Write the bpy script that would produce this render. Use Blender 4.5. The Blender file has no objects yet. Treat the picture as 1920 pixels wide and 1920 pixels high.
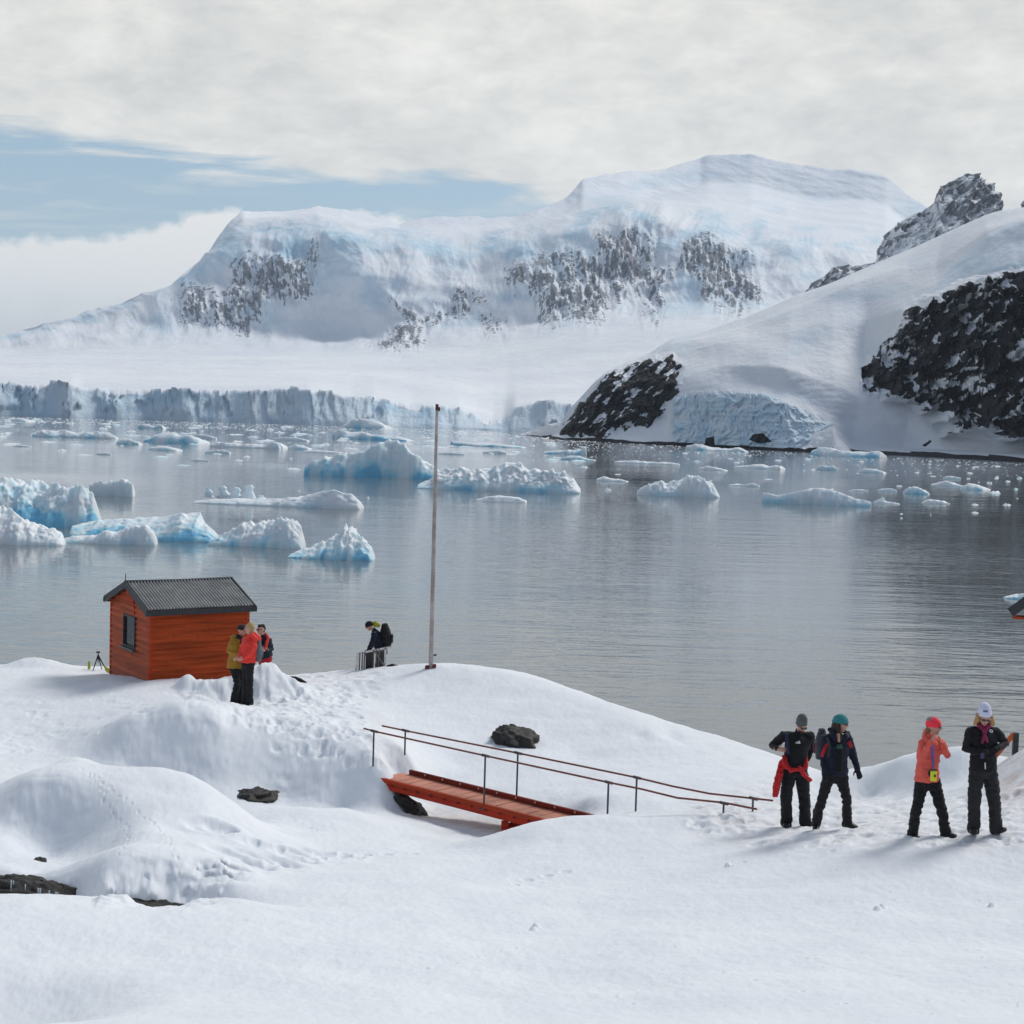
import bpy, math, random
import numpy as np
from mathutils import Vector, Matrix
random.seed(7)
import time
_T = [time.time()]
def tick(n):
    pass
rng = np.random.default_rng(11)
C = bpy.context.scene.collection
SC = bpy.context.scene
SUN_E = 2.25; EXPO = 0.0; HAZE = 6e-5
R = math.radians

# ------------------------------------------------------------------ camera
F = 3045.0                      # focal length in photo pixels (1920 wide)
H = 12.0                        # eye height above the sea
PITCH = math.atan(200/3045.0)
ROLL = R(1.7)
camd = bpy.data.cameras.new("camera"); cam = bpy.data.objects.new("camera", camd); C.objects.link(cam)
camd.sensor_width = 36; camd.lens = 36*F/1920; camd.clip_end = 60000; camd.clip_start = 0.1
CM = Matrix.Rotation(math.pi/2-PITCH, 4, 'X') @ Matrix.Rotation(ROLL, 4, 'Z')
cam.matrix_world = Matrix.Translation((0, 0, H)) @ CM
SC.camera = cam
M3 = np.array(CM.to_3x3())

def te(px, py):
    """photo direction -> (x/y, (z-H)/y)"""
    px = np.asarray(px, float); py = np.asarray(py, float)
    v = np.stack([(px-960)/F, -(py-960)/F, -np.ones_like(px)], -1) @ M3.T
    return v[..., 0]/v[..., 1], v[..., 2]/v[..., 1]
def P(px, py, D):
    t, e = te(px, py)
    return Vector((float(t)*D, D, H+float(e)*D))
def PW(px, py):
    t, e = te(px, py); D = -H/float(e)
    return Vector((float(t)*D, D, 0.0))

# ------------------------------------------------------------------ noise
_perm = rng.permutation(256); _perm = np.concatenate([_perm, _perm, _perm])
_g3 = rng.normal(size=(256, 3)); _g3 /= np.linalg.norm(_g3, axis=1)[:, None]
_permz = [_perm[(_perm[:256]+k) & 255] for k in range(256)]
_a2 = rng.random(256)*2*np.pi; _g2x = np.cos(_a2).astype(np.float32); _g2y = np.sin(_a2).astype(np.float32); _perm = _perm.astype(np.int32); _permz = [p_.astype(np.int32) for p_ in _permz]
def pn(x, y, z=0.0):
    if np.ndim(z) == 0:                 # plane slice: cheaper 2D gradient noise
        x = np.asarray(x, np.float32); y = np.asarray(y, np.float32)
        x, y = np.broadcast_arrays(x, y); zi = int(abs(float(z))*37.7+11) & 255
        fx, fy = np.floor(x), np.floor(y); xi, yi = fx.astype(np.int32) & 255, fy.astype(np.int32) & 255
        xf, yf = x-fx, y-fy
        u = xf*xf*xf*(xf*(xf*6-15)+10); v = yf*yf*yf*(yf*(yf*6-15)+10)
        x1 = (xi+1) & 255; y1 = (yi+1) & 255
        h0 = _permz[zi][xi]; h1 = _permz[zi][x1]
        def c_(h, yy, dx, dy):
            g = _perm[h+yy]; return _g2x[g]*dx+_g2y[g]*dy
        a = c_(h0, yi, xf, yf); b = c_(h1, yi, xf-1, yf); c = c_(h0, y1, xf, yf-1); d = c_(h1, y1, xf-1, yf-1)
        a = a+(b-a)*u; c = c+(d-c)*u
        return (a+(c-a)*v)*1.4
    x, y, z = np.broadcast_arrays(np.asarray(x, float), np.asarray(y, float), np.asarray(z, float))
    xi, yi, zi = np.floor(x).astype(int), np.floor(y).astype(int), np.floor(z).astype(int)
    xf, yf, zf = x-xi, y-yi, z-zi
    u = xf*xf*xf*(xf*(xf*6-15)+10); v = yf*yf*yf*(yf*(yf*6-15)+10); w = zf*zf*zf*(zf*(zf*6-15)+10)
    out = 0
    for a in (0, 1):
        for b in (0, 1):
            for c in (0, 1):
                h = _perm[_perm[_perm[(xi+a) & 255]+((yi+b) & 255)]+((zi+c) & 255)]
                g = _g3[h]
                d = g[..., 0]*(xf-a)+g[..., 1]*(yf-b)+g[..., 2]*(zf-c)
                out = out + d*(u if a else 1-u)*(v if b else 1-v)*(w if c else 1-w)
    return out*1.5
def fbm(x, y, z=0.0, o=4, l=2.03, g=0.5):
    a = 1.0; s = 0; f = 1.0
    for k in range(o):
        s = s+a*pn(x*f+17.3*k, y*f-9.1*k, z*f+3.7*k); a *= g; f *= l
    return s
def ridged(x, y, z=0.0, o=4, l=2.03, g=0.5):
    a = 1.0; s = 0; f = 1.0; n = 0
    for k in range(o):
        s = s+a*(1-2*np.abs(pn(x*f+7.3*k, y*f-5.1*k, z*f+3.7*k))); n += a; a *= g; f *= l
    return s/n
def sstep(a, b, x):
    x = np.clip((x-a)/(b-a), 0, 1); return x*x*(3-2*x)
def poly_sd(px, py, poly):
    """signed distance to a polygon, positive inside"""
    px = np.asarray(px, float); d = np.full(px.shape, 1e9); ins = np.zeros(px.shape, bool)
    n = len(poly)
    for i in range(n):
        x0, y0 = poly[i]; x1, y1 = poly[(i+1) % n]
        ex, ey = x1-x0, y1-y0; wx, wy = px-x0, py-y0
        h = np.clip((wx*ex+wy*ey)/(ex*ex+ey*ey+1e-9), 0, 1)
        d = np.minimum(d, np.hypot(wx-h*ex, wy-h*ey))
        c = ((y0 > py) != (y1 > py)) & (px < (x1-x0)*(py-y0)/((y1-y0) if y1 != y0 else 1e-9)+x0)
        ins ^= c
    return np.where(ins, d, -d)

# ------------------------------------------------------------------ mesh helpers
def link(name, me, mat=None, parent=None, loc=None, smooth=True):
    o = bpy.data.objects.new(name, me); C.objects.link(o)
    if mat is not None:
        me.materials.clear(); me.materials.append(mat)
    if parent is not None: o.parent = parent
    if loc is not None: o.location = loc
    if smooth and len(me.polygons): me.polygons.foreach_set('use_smooth', np.ones(len(me.polygons), bool))
    return o
def tag(o, label=None, cat=None, group=None, kind=None):
    if label: o['label'] = label
    if cat: o['category'] = cat
    if group: o['group'] = group
    if kind: o['kind'] = kind
    return o
def empty(name, loc, label=None, cat=None, group=None):
    o = bpy.data.objects.new(name, None); C.objects.link(o); o.location = loc; o.empty_display_size = .2
    return tag(o, label, cat, group)
def grid_mesh(name, X, Y, Z, attrs=None):
    n, m = X.shape
    me = bpy.data.meshes.new(name)
    co = np.stack([X, Y, Z], -1).reshape(-1, 3).astype(np.float32)
    idx = np.arange(n*m).reshape(n, m)
    q = np.stack([idx[:-1, :-1], idx[1:, :-1], idx[1:, 1:], idx[:-1, 1:]], -1).reshape(-1, 4)
    me.vertices.add(n*m); me.vertices.foreach_set('co', co.ravel())
    me.loops.add(q.size); me.loops.foreach_set('vertex_index', q.ravel().astype(np.int32))
    me.polygons.add(len(q)); me.polygons.foreach_set('loop_start', (np.arange(len(q))*4).astype(np.int32))
    me.polygons.foreach_set('loop_total', np.full(len(q), 4, np.int32))
    me.update(calc_edges=True)
    for k, a in (attrs or {}).items():
        at = me.attributes.new(k, 'FLOAT', 'POINT'); at.data.foreach_set('value', a.reshape(-1).astype(np.float32))
    return me
class MB:
    """collects vertices and faces of ONE mesh"""
    def __init__(s): s.v = []; s.f = []
    def add(s, vs, fs):
        b = len(s.v); s.v += [tuple(x) for x in vs]; s.f += [tuple(i+b for i in f) for f in fs]
    def box(s, c, size, M=None, taper=None):
        hx, hy, hz = [q/2 for q in size]; vs = []
        for z in (-1, 1):
            for x, y in ((-1, -1), (1, -1), (1, 1), (-1, 1)):
                k = taper if (taper and z > 0) else 1
                p = Vector((x*hx*k, y*hy*k, z*hz))
                if M is not None: p = M @ p
                vs.append(Vector(c)+p)
        s.add(vs, [(3, 2, 1, 0), (4, 5, 6, 7), (0, 1, 5, 4), (1, 2, 6, 5), (2, 3, 7, 6), (3, 0, 4, 7)])
    def bar(s, a, b, w, h, up=Vector((0, 0, 1))):
        a = Vector(a); b = Vector(b); d = (b-a).normalized()
        x = d.cross(up).normalized(); y = x.cross(d).normalized()
        vs = []
        for p in (a, b):
            for i, j in ((-1, -1), (1, -1), (1, 1), (-1, 1)): vs.append(p+x*i*w/2+y*j*h/2)
        s.add(vs, [(3, 2, 1, 0), (4, 5, 6, 7), (0, 1, 5, 4), (1, 2, 6, 5), (2, 3, 7, 6), (3, 0, 4, 7)])
    def tube(s, pts, rad, n=12, side=None, caps=True):
        pts = [Vector(p) for p in pts]
        if not isinstance(rad, (list, tuple)): rad = [rad]*len(pts)
        rings = []; prev = None
        m = len(pts)
        for i, p in enumerate(pts):
            d = (pts[min(i+1, m-1)]-pts[max(i-1, 0)]).normalized()
            if side is not None:
                x = (Vector(side)-d*Vector(side).dot(d)).normalized()
            elif prev is None:
                x = d.orthogonal().normalized()
            else:
                x = (prev-d*prev.dot(d)).normalized()
            prev = x; y = d.cross(x)
            r = rad[i]; ra, rb = (r if isinstance(r, (tuple, list)) else (r, r))
            rings.append((p, x, y, ra, rb, d))
        full = []
        if caps:
            p, x, y, ra, rb, d = rings[0]; q = min(ra, rb)
            for k in (.97, .75, .4): full.append((p-d*q*math.sin(math.acos(1-k))*1.0*(1 if k else 0)*.8, x, y, ra*math.sqrt(1-k*k), rb*math.sqrt(1-k*k)))
            full = sorted(full, key=lambda r_: r_[3])
        full += [r_[:5] for r_ in rings]
        if caps:
            p, x, y, ra, rb, d = rings[-1]; q = min(ra, rb)
            for k in (.4, .75, .97): full.append((p+d*q*math.sin(math.acos(1-k))*.8, x, y, ra*math.sqrt(1-k*k), rb*math.sqrt(1-k*k)))
        vs = []; fs = []
        for (p, x, y, ra, rb) in full:
            for j in range(n):
                a = 2*math.pi*j/n; vs.append(p+x*ra*math.cos(a)+y*rb*math.sin(a))
        for i in range(len(full)-1):
            for j in range(n):
                k = (j+1) % n; fs.append((i*n+j, i*n+k, (i+1)*n+k, (i+1)*n+j))
        fs.append(tuple(range(n-1, -1, -1))); fs.append(tuple(range((len(full)-1)*n, len(full)*n)))
        s.add(vs, fs)
    def ball(s, c, r, M=None, n=14, m=10, zmin=-1.0, power=None):
        """ellipsoid, cut flat below zmin (unit sphere)"""
        c = Vector(c); r = (r, r, r) if not isinstance(r, (tuple, list)) else r
        vs = []; fs = []; a0 = math.acos(max(-1, zmin))
        for i in range(m+1):
            th = a0*i/m
            for j in range(n):
                ph = 2*math.pi*j/n
                p = Vector((math.sin(th)*math.cos(ph), math.sin(th)*math.sin(ph), math.cos(th)))
                if i == 0: p = Vector((1e-3*math.cos(ph), 1e-3*math.sin(ph), 1))
                if i == m and zmin <= -1: p = Vector((1e-3*math.cos(ph), 1e-3*math.sin(ph), -1))
                if power: p.z = math.copysign(abs(p.z)**power, p.z)
                p = Vector((p.x*r[0], p.y*r[1], p.z*r[2]))
                if M is not None: p = M @ p
                vs.append(c+p)
        for i in range(m):
            for j in range(n):
                k = (j+1) % n; fs.append((i*n+j, (i+1)*n+j, (i+1)*n+k, i*n+k))
        fs.append(tuple(range(n-1, -1, -1)) if False else tuple(range(n))); fs.append(tuple(range((m+1)*n-1, m*n-1, -1)))
        s.add(vs, fs)
    def mesh(s, name='m', off=None):
        me = bpy.data.meshes.new(name)
        v = s.v if off is None else [tuple(Vector(p)-Vector(off)) for p in s.v]
        me.from_pydata(v, [], s.f); me.update(); return me
    def build(s, name, mat, parent=None, off=None, smooth=False, bevel=0, voxel=0, relax=0, wrinkle=0, wscale=9.0):
        me = s.mesh(name, off)
        if voxel:
            me = remesh(me, voxel, relax, wrinkle, wscale)
        elif bevel:
            o = bpy.data.objects.new('tmp', me); C.objects.link(o)
            b = o.modifiers.new('b', 'BEVEL'); b.width = bevel; b.segments = 2; b.limit_method = 'ANGLE'
            dg = bpy.context.evaluated_depsgraph_get(); me2 = bpy.data.meshes.new_from_object(o.evaluated_get(dg))
            bpy.data.objects.remove(o); me = me2
        me.name = name
        return link(name, me, mat, parent, smooth=smooth or bool(voxel))
def remesh(me, voxel, relax=0, wrinkle=0, wscale=9.0):
    o = bpy.data.objects.new('tmp', me); C.objects.link(o)
    m = o.modifiers.new('r', 'REMESH'); m.mode = 'VOXEL'; m.voxel_size = voxel; m.use_smooth_shade = True
    if relax:
        s = o.modifiers.new('s', 'SMOOTH'); s.factor = .6; s.iterations = relax
    dg = bpy.context.evaluated_depsgraph_get(); me2 = bpy.data.meshes.new_from_object(o.evaluated_get(dg))
    bpy.data.objects.remove(o)
    if wrinkle and len(me2.vertices):
        n = len(me2.vertices); co = np.zeros(n*3, np.float32); me2.vertices.foreach_get('co', co)
        no = np.zeros(n*3, np.float32); me2.vertices.foreach_get('normal', no)
        co = co.reshape(-1, 3); no = no.reshape(-1, 3)
        d = ridged(co[:, 0]*wscale*.6+3, co[:, 1]*wscale*.6, co[:, 2]*wscale*1.2, o=3)-.45
        co = co+no*(d*wrinkle)[:, None]
        me2.vertices.foreach_set('co', co.astype(np.float32).ravel()); me2.update()
    return me2

# ------------------------------------------------------------------ materials
class NT:
    def __init__(s, tree): s.t = tree; s.n = tree.nodes; s.l = tree.links
    def new(s, typ, **kw):
        n = s.n.new(typ)
        for k, v in kw.items():
            if k.startswith('i_'):
                n.inputs[k[2:].replace('_', ' ')].default_value = v
            else: setattr(n, k, v)
        return n
    def lk(s, a, b): s.l.new(a, b)
    def math(s, op, a, b=None, c=None, clamp=False):
        n = s.n.new('ShaderNodeMath'); n.operation = op; n.use_clamp = clamp
        for i, x in enumerate((a, b, c)):
            if x is None: continue
            if isinstance(x, (int, float)): n.inputs[i].default_value = x
            else: s.l.new(x, n.inputs[i])
        return n.outputs[0]
    def ramp(s, fac, stops, interp='LINEAR'):
        n = s.n.new('ShaderNodeValToRGB'); n.color_ramp.interpolation = interp
        e = n.color_ramp.elements
        while len(e) < len(stops): e.new(.5)
        for i, (p, c) in enumerate(stops):
            e[i].position = p; e[i].color = (c, c, c, 1) if isinstance(c, (int, float)) else (*c, 1)
        if fac is not None: s.l.new(fac, n.inputs[0])
        return n.outputs[0]
    def mix(s, fac, a, b, typ='MIX'):
        n = s.n.new('ShaderNodeMix'); n.data_type = 'RGBA'; n.blend_type = typ; n.clamp_factor = True
        for i, x in ((0, fac), (6, a), (7, b)):
            if isinstance(x, (int, float)) and i == 0: n.inputs[0].default_value = x
            elif isinstance(x, tuple): n.inputs[i].default_value = (*x, 1)
            else: s.l.new(x, n.inputs[i])
        return n.outputs[2]
    def noise(s, vec, scale, detail=4, rough=.5, dist=0.0, sc=None):
        if sc is not None:
            m = s.n.new('ShaderNodeMapping'); m.inputs['Scale'].default_value = sc; s.l.new(vec, m.inputs[0]); vec = m.outputs[0]
        n = s.n.new('ShaderNodeTexNoise'); n.inputs['Scale'].default_value = scale; n.inputs['Detail'].default_value = detail
        n.inputs['Roughness'].default_value = rough; n.inputs['Distortion'].default_value = dist
        s.l.new(vec, n.inputs['Vector']); return n.outputs['Fac']
    def bump(s, h, strength=.5, dist=.02, normal=None):
        n = s.n.new('ShaderNodeBump'); n.inputs['Strength'].default_value = strength; n.inputs['Distance'].default_value = dist
        s.l.new(h, n.inputs['Height'])
        if normal is not None: s.l.new(normal, n.inputs['Normal'])
        return n.outputs[0]
def newmat(name):
    m = bpy.data.materials.new(name); m.use_nodes = True; t = NT(m.node_tree)
    b = m.node_tree.nodes['Principled BSDF']
    return m, t, b
def simple(name, col, rough=.7, var=.15, scale=6.0, metal=0.0, bump=.0, bdist=.004, bscale=40, spec=.4, dirt=None):
    m, t, b = newmat(name)
    tc = t.new('ShaderNodeTexCoord').outputs['Object']
    n = t.noise(tc, scale, 5, .6)
    c0 = tuple(max(0, x*(1-var)) for x in col); c1 = tuple(min(1, x*(1+var)) for x in col)
    c = t.mix(t.ramp(n, [(.3, 0.0), (.7, 1.0)]), c0, c1)
    if dirt:
        n2 = t.noise(tc, scale*2.3, 6, .65, sc=(1, 1, .5)); c = t.mix(t.ramp(n2, [(.55, 0.0), (.72, .8)]), c, dirt)
    t.lk(c, b.inputs['Base Color']); b.inputs['Roughness'].default_value = rough; b.inputs['Metallic'].default_value = metal
    b.inputs['Specular IOR Level'].default_value = spec
    if bump:
        t.lk(t.bump(t.noise(tc, bscale, 3), bump, bdist), b.inputs['Normal'])
    return m
def attr(t, name):
    return t.new('ShaderNodeAttribute', attribute_name=name).outputs['Fac']

# near snow
mSnow, t, b = newmat('snow')
tc = t.new('ShaderNodeTexCoord').outputs['Object']
dirt = attr(t, 'dirt')
c = t.mix(t.ramp(t.noise(tc, .9, 3), [(.35, 0.0), (.65, 1.0)]), (.79, .82, .86), (.84, .865, .895))
c = t.mix(t.math('MULTIPLY', dirt, t.ramp(t.noise(tc, 3.1, 6, .65), [(.35, 0.0), (.7, 1.0)])), c, (.62, .52, .47))
c = t.mix(t.ramp(t.noise(tc, 34, 3, .7), [(.76, 0.0), (.82, .2)]), c, (.5, .48, .46))
t.lk(c, b.inputs['Base Color']); b.inputs['Roughness'].default_value = .65; b.inputs['Specular IOR Level'].default_value = .25
b1 = t.bump(t.noise(tc, 2.4, 5, .55), .2, .04)
b2 = t.bump(t.noise(tc, 26, 4, .65), .28, .008, b1)
t.lk(b2, b.inputs['Normal'])

# far snow / rock / ice
def far_mat(name, bs, rocka, rockb, sc, hi=.8, kr=1.0):
    m, t, b = newmat(name)
    tc = t.new('ShaderNodeTexCoord').outputs['Object']
    rock = attr(t, 'rock'); ice = attr(t, 'ice')
    n = t.noise(tc, bs, 6, .62)
    nh = t.noise(tc, bs*4.5, 6, .68, .4, sc=(1, 1, .6))
    rk = t.math('ADD', t.math('MULTIPLY_ADD', rock, kr, .5*(1-kr)), t.math('MULTIPLY', t.math('SUBTRACT', n, .5), 1.0))
    rk = t.math('ADD', rk, t.math('MULTIPLY', t.math('SUBTRACT', nh, .5), hi))
    rk = t.math('MULTIPLY', rk, t.ramp(rock, [(.0, 0.0), (.22, 1.0)]))
    rk = t.ramp(rk, [(.44, 0.0), (.56, 1.0)])
    snow = t.mix(t.ramp(t.noise(tc, bs*.15, 4), [(.35, 0.0), (.65, 1.0)]), (.80, .83, .88), (.88, .9, .92))
    icec = t.mix(t.ramp(t.noise(tc, bs*.9, 5, .6), [(.35, 0.0), (.68, 1.0)]), (.46, .66, .79), (.74, .84, .9))
    c = t.mix(ice, snow, icec)
    rc = t.mix(t.ramp(t.noise(tc, bs*2, 5, .65), [(.3, 0.0), (.7, 1.0)]), rocka, rockb)
    c = t.mix(rk, c, rc)
    t.lk(c, b.inputs['Base Color']); b.inputs['Roughness'].default_value = .75; b.inputs['Specular IOR Level'].default_value = .2
    t.lk(t.bump(t.noise(tc, bs*1.6, 7, .65), .8, sc), b.inputs['Normal'])
    return m
mFar = far_mat('mountain snow and rock', .035, (.10, .106, .124), (.29, .30, .33), 3.0, 1.7, .6)
mHill = far_mat('hillside snow and rock', .16, (.010, .011, .014), (.042, .040, .041), .8)
mGlac = far_mat('glacier front ice', .12, (.05, .05, .05), (.1, .1, .1), 3.0)

# iceberg ice
mIce, t, b = newmat('iceberg ice')
tc = t.new('ShaderNodeTexCoord').outputs['Object']
bl = attr(t, 'blue')
n = t.noise(tc, .8, 5, .6)
f = t.math('ADD', bl, t.math('MULTIPLY', t.math('SUBTRACT', n, .5), .5))
c = t.ramp(f, [(.12, (.88, .905, .93)), (.42, (.74, .87, .925)), (.75, (.48, .77, .88)), (1.0, (.24, .60, .82))])
t.lk(c, b.inputs['Base Color']); b.inputs['Roughness'].default_value = .5; b.inputs['Specular IOR Level'].default_value = .3
b.inputs['Subsurface Weight'].default_value = .4; b.inputs['Subsurface Radius'].default_value = (.5, .9, 1.0); b.inputs['Subsurface Scale'].default_value = .8
b1 = t.bump(t.noise(tc, 1.7, 5, .55), .25, .06)
t.lk(b1, b.inputs['Normal'])

# rocks
mRock, t, b = newmat('dark wet rock')
tc = t.new('ShaderNodeTexCoord').outputs['Object']
c = t.mix(t.ramp(t.noise(tc, 3.5, 7, .65), [(.3, 0.0), (.75, 1.0)]), (.008, .0075, .0075), (.045, .038, .032))
t.lk(c, b.inputs['Base Color']); b.inputs['Roughness'].default_value = .55
t.lk(t.bump(t.noise(tc, 9, 7, .7), 1.0, .05), b.inputs['Normal'])

# sea
mSea, t, b = newmat('sea water')
tc = t.new('ShaderNodeTexCoord').outputs['Object']
b.inputs['Base Color'].default_value = (.165, .185, .195, 1); b.inputs['Roughness'].default_value = .045
b.inputs['IOR'].default_value = 1.38; b.inputs['Specular IOR Level'].default_value = .5
n1 = t.noise(tc, 1.0, 3, .55, .3, sc=(.42, 1.5, 1))
n2 = t.noise(tc, 1.0, 3, .5, .2, sc=(.1, .28, 1))
patch = t.ramp(t.noise(tc, 1.0, 3, .5, sc=(.011, .02, 1)), [(.36, .25), (.64, 1.0)])
hgt = t.math('ADD', t.math('MULTIPLY', n1, .5), t.math('MULTIPLY', n2, 1.0))
hgt = t.math('MULTIPLY', hgt, patch)
t.lk(t.bump(hgt, 1.0, .085), b.inputs['Normal'])

def painted(name, col, dirt=(.12, .04, .02)):
    m, t, b = newmat(name)
    tc = t.new('ShaderNodeTexCoord').outputs['Object']
    n = t.noise(tc, 2.0, 4, .7, sc=(.25, .25, 4.5)); n2 = t.noise(tc, 7, 7, .7, sc=(1.5, 1.5, .5))
    c = t.mix(t.ramp(n, [(.38, 0.0), (.6, 1.0)]), tuple(x*.66 for x in col), tuple(min(1, x*1.2) for x in col))
    c = t.mix(t.ramp(n2, [(.58, 0.0), (.75, .6)]), c, dirt); b.inputs['Specular IOR Level'].default_value = .15
    t.lk(c, b.inputs['Base Color']); b.inputs['Roughness'].default_value = .55
    t.lk(t.bump(n2, .25, .004), b.inputs['Normal'])
    return m
# ------------------------------------------------------------------ light, sky, render settings
AZ = R(52); EL = R(48)
sv = Vector((math.sin(AZ)*math.cos(EL), math.cos(AZ)*math.cos(EL), math.sin(EL)))
sl = bpy.data.lights.new('sun', 'SUN'); sl.energy = SUN_E; sl.angle = R(19); sl.color = (1, .965, .915)
so = bpy.data.objects.new('sun', sl); C.objects.link(so); so.rotation_euler = (-sv).to_track_quat('-Z', 'Y').to_euler(); so.location = (30, 20, 60)
W = bpy.data.worlds.new('World'); SC.world = W; W.use_nodes = True
t = NT(W.node_tree); bg = W.node_tree.nodes['Background']; bg.inputs['Strength'].default_value = .1
sky = t.new('ShaderNodeTexSky', sky_type='NISHITA', sun_disc=False, sun_elevation=EL, sun_rotation=AZ, altitude=10, air_density=1.0, dust_density=.6)
tc = t.new('ShaderNodeTexCoord').outputs['Generated']
sx = t.new('ShaderNodeSeparateXYZ'); t.lk(tc, sx.inputs[0]); x, y, z = sx.outputs
az = t.math('ARCTAN2', x, y); azn = t.math('DIVIDE', t.math('ADD', az, math.pi), 2*math.pi)
pos = lambda a: (a+math.pi)/(2*math.pi)
hor = t.math('SQRT', t.math('ADD', t.math('MULTIPLY', x, x), t.math('MULTIPLY', y, y)))
el = t.math('ARCTAN2', z, hor)
# cloud deck seen in perspective
k = t.math('ADD', t.math('ABSOLUTE', z), .22)
cv = t.new('ShaderNodeCombineXYZ'); t.lk(t.math('DIVIDE', x, k), cv.inputs[0]); t.lk(t.math('DIVIDE', y, k), cv.inputs[1])
nd = t.noise(cv.outputs[0], 3.0, 8, .6, .3)
# angular space for the cumulus bank
av = t.new('ShaderNodeCombineXYZ'); t.lk(az, av.inputs[0]); t.lk(el, av.inputs[1])
nd2 = t.noise(av.outputs[0], 24, 8, .64, .25, sc=(1, 2.0, 1))
na = t.noise(av.outputs[0], 30, 6, .58)
nw = t.noise(av.outputs[0], 9, 6, .6, .4, sc=(1, 7, 1))
deckc = t.ramp(t.math('ADD', t.math('MULTIPLY', nd, .5), t.math('MULTIPLY', nd2, .5)), [(.37, (.67, .67, .65)), (.45, (.75, .745, .71)), (.52, (.82, .81, .765)), (.62, (.92, .905, .855))])
# towards the zenith and behind the camera the deck is thinner, greyer and bluer
up = t.math('MULTIPLY', t.math('SUBTRACT', z, .40), 3.4, clamp=True)
deckc = t.mix(up, deckc, (.235, .285, .37))
back = t.math('MULTIPLY', t.math('SUBTRACT', .25, y), 1.3, clamp=True)
deckc = t.mix(t.math('MULTIPLY', back, .95), deckc, (.205, .262, .36))
e_deck = t.ramp(azn, [(pos(-1.6), 0.0), (pos(-.8), .18), (pos(-.306), .152), (pos(-.13), .133), (pos(.03), .128), (pos(.12), .0), (1, 0.0)])
d1 = t.math('SUBTRACT', t.math('ADD', el, t.math('MULTIPLY', t.math('SUBTRACT', nw, .5), .05)), e_deck)
m1 = t.math('MULTIPLY', t.math('ADD', d1, .004), 95.0, clamp=True)
wisp = t.ramp(nw, [(.52, 0.0), (.7, .75)])
blue = t.mix(t.math('MULTIPLY', t.math('SUBTRACT', .2, el), 5.0, clamp=True), (.30, .47, .62), (.47, .62, .70))
skyc = t.mix(1.0, sky.outputs[0], (.1, .1, .1), 'MULTIPLY')
blue = t.mix(.3, blue, skyc)
c = t.mix(wisp, blue, (.66, .71, .73))
c = t.mix(m1, c, deckc)
e_cum = t.ramp(azn, [(pos(-1.6), 0.05), (pos(-.6), .07), (pos(-.306), .086), (pos(-.25), .087), (pos(-.2), .104), (pos(-.15), .110), (pos(-.05), .11), (pos(0), 0.0), (1, 0.0)])
d2 = t.math('SUBTRACT', e_cum, t.math('ADD', el, t.math('MULTIPLY', t.math('SUBTRACT', na, .5), .035)))
m2 = t.math('MULTIPLY', t.math('ADD', d2, .004), 190.0, clamp=True)
cumc = t.mix(t.math('MULTIPLY', t.math('ADD', t.math('SUBTRACT', .058, el), t.math('MULTIPLY', t.math('SUBTRACT', na, .5), .03)), 22.0, clamp=True), (.93, .925, .90), (.62, .635, .64))
c = t.mix(m2, c, cumc)
c = t.mix(1.0, c, (10.0, 10.0, 10.0), 'MULTIPLY')
t.lk(c, bg.inputs['Color'])
vs = SC.view_settings; vs.view_transform = 'Standard'; vs.look = 'None'; vs.gamma = 1; vs.exposure = EXPO
SC.cycles.max_bounces = 6; SC.cycles.diffuse_bounces = 3; SC.cycles.glossy_bounces = 3; SC.cycles.volume_bounces = 1
SC.cycles.use_denoising = True

# ------------------------------------------------------------------ sea
me = bpy.data.meshes.new('sea'); S = 13200
me.from_pydata([(-S, 20, 0), (S, 20, 0), (S, 14000, 0), (-S, 14000, 0)], [], [(0, 1, 2, 3)])
sea = link('sea', me, mSea); tag(sea, 'calm grey sea of the bay with fine ripples', kind='structure')

# haze
if HAZE:
    hb = MB(); hb.box((0, 6900, 394), (27000, 14400, 810))
    m = bpy.data.materials.new('haze'); m.use_nodes = True; t = NT(m.node_tree); m.node_tree.nodes.clear()
    out = t.new('ShaderNodeOutputMaterial'); pv = t.new('ShaderNodeVolumePrincipled')
    pv.inputs['Color'].default_value = (.72, .85, 1.0, 1); pv.inputs['Density'].default_value = HAZE; pv.inputs['Anisotropy'].default_value = .2
    t.lk(pv.outputs[0], out.inputs['Volume'])
    h = hb.build('haze', m); tag(h, 'thin pale haze over the bay and mountains', kind='stuff')

tick('pre')
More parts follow.
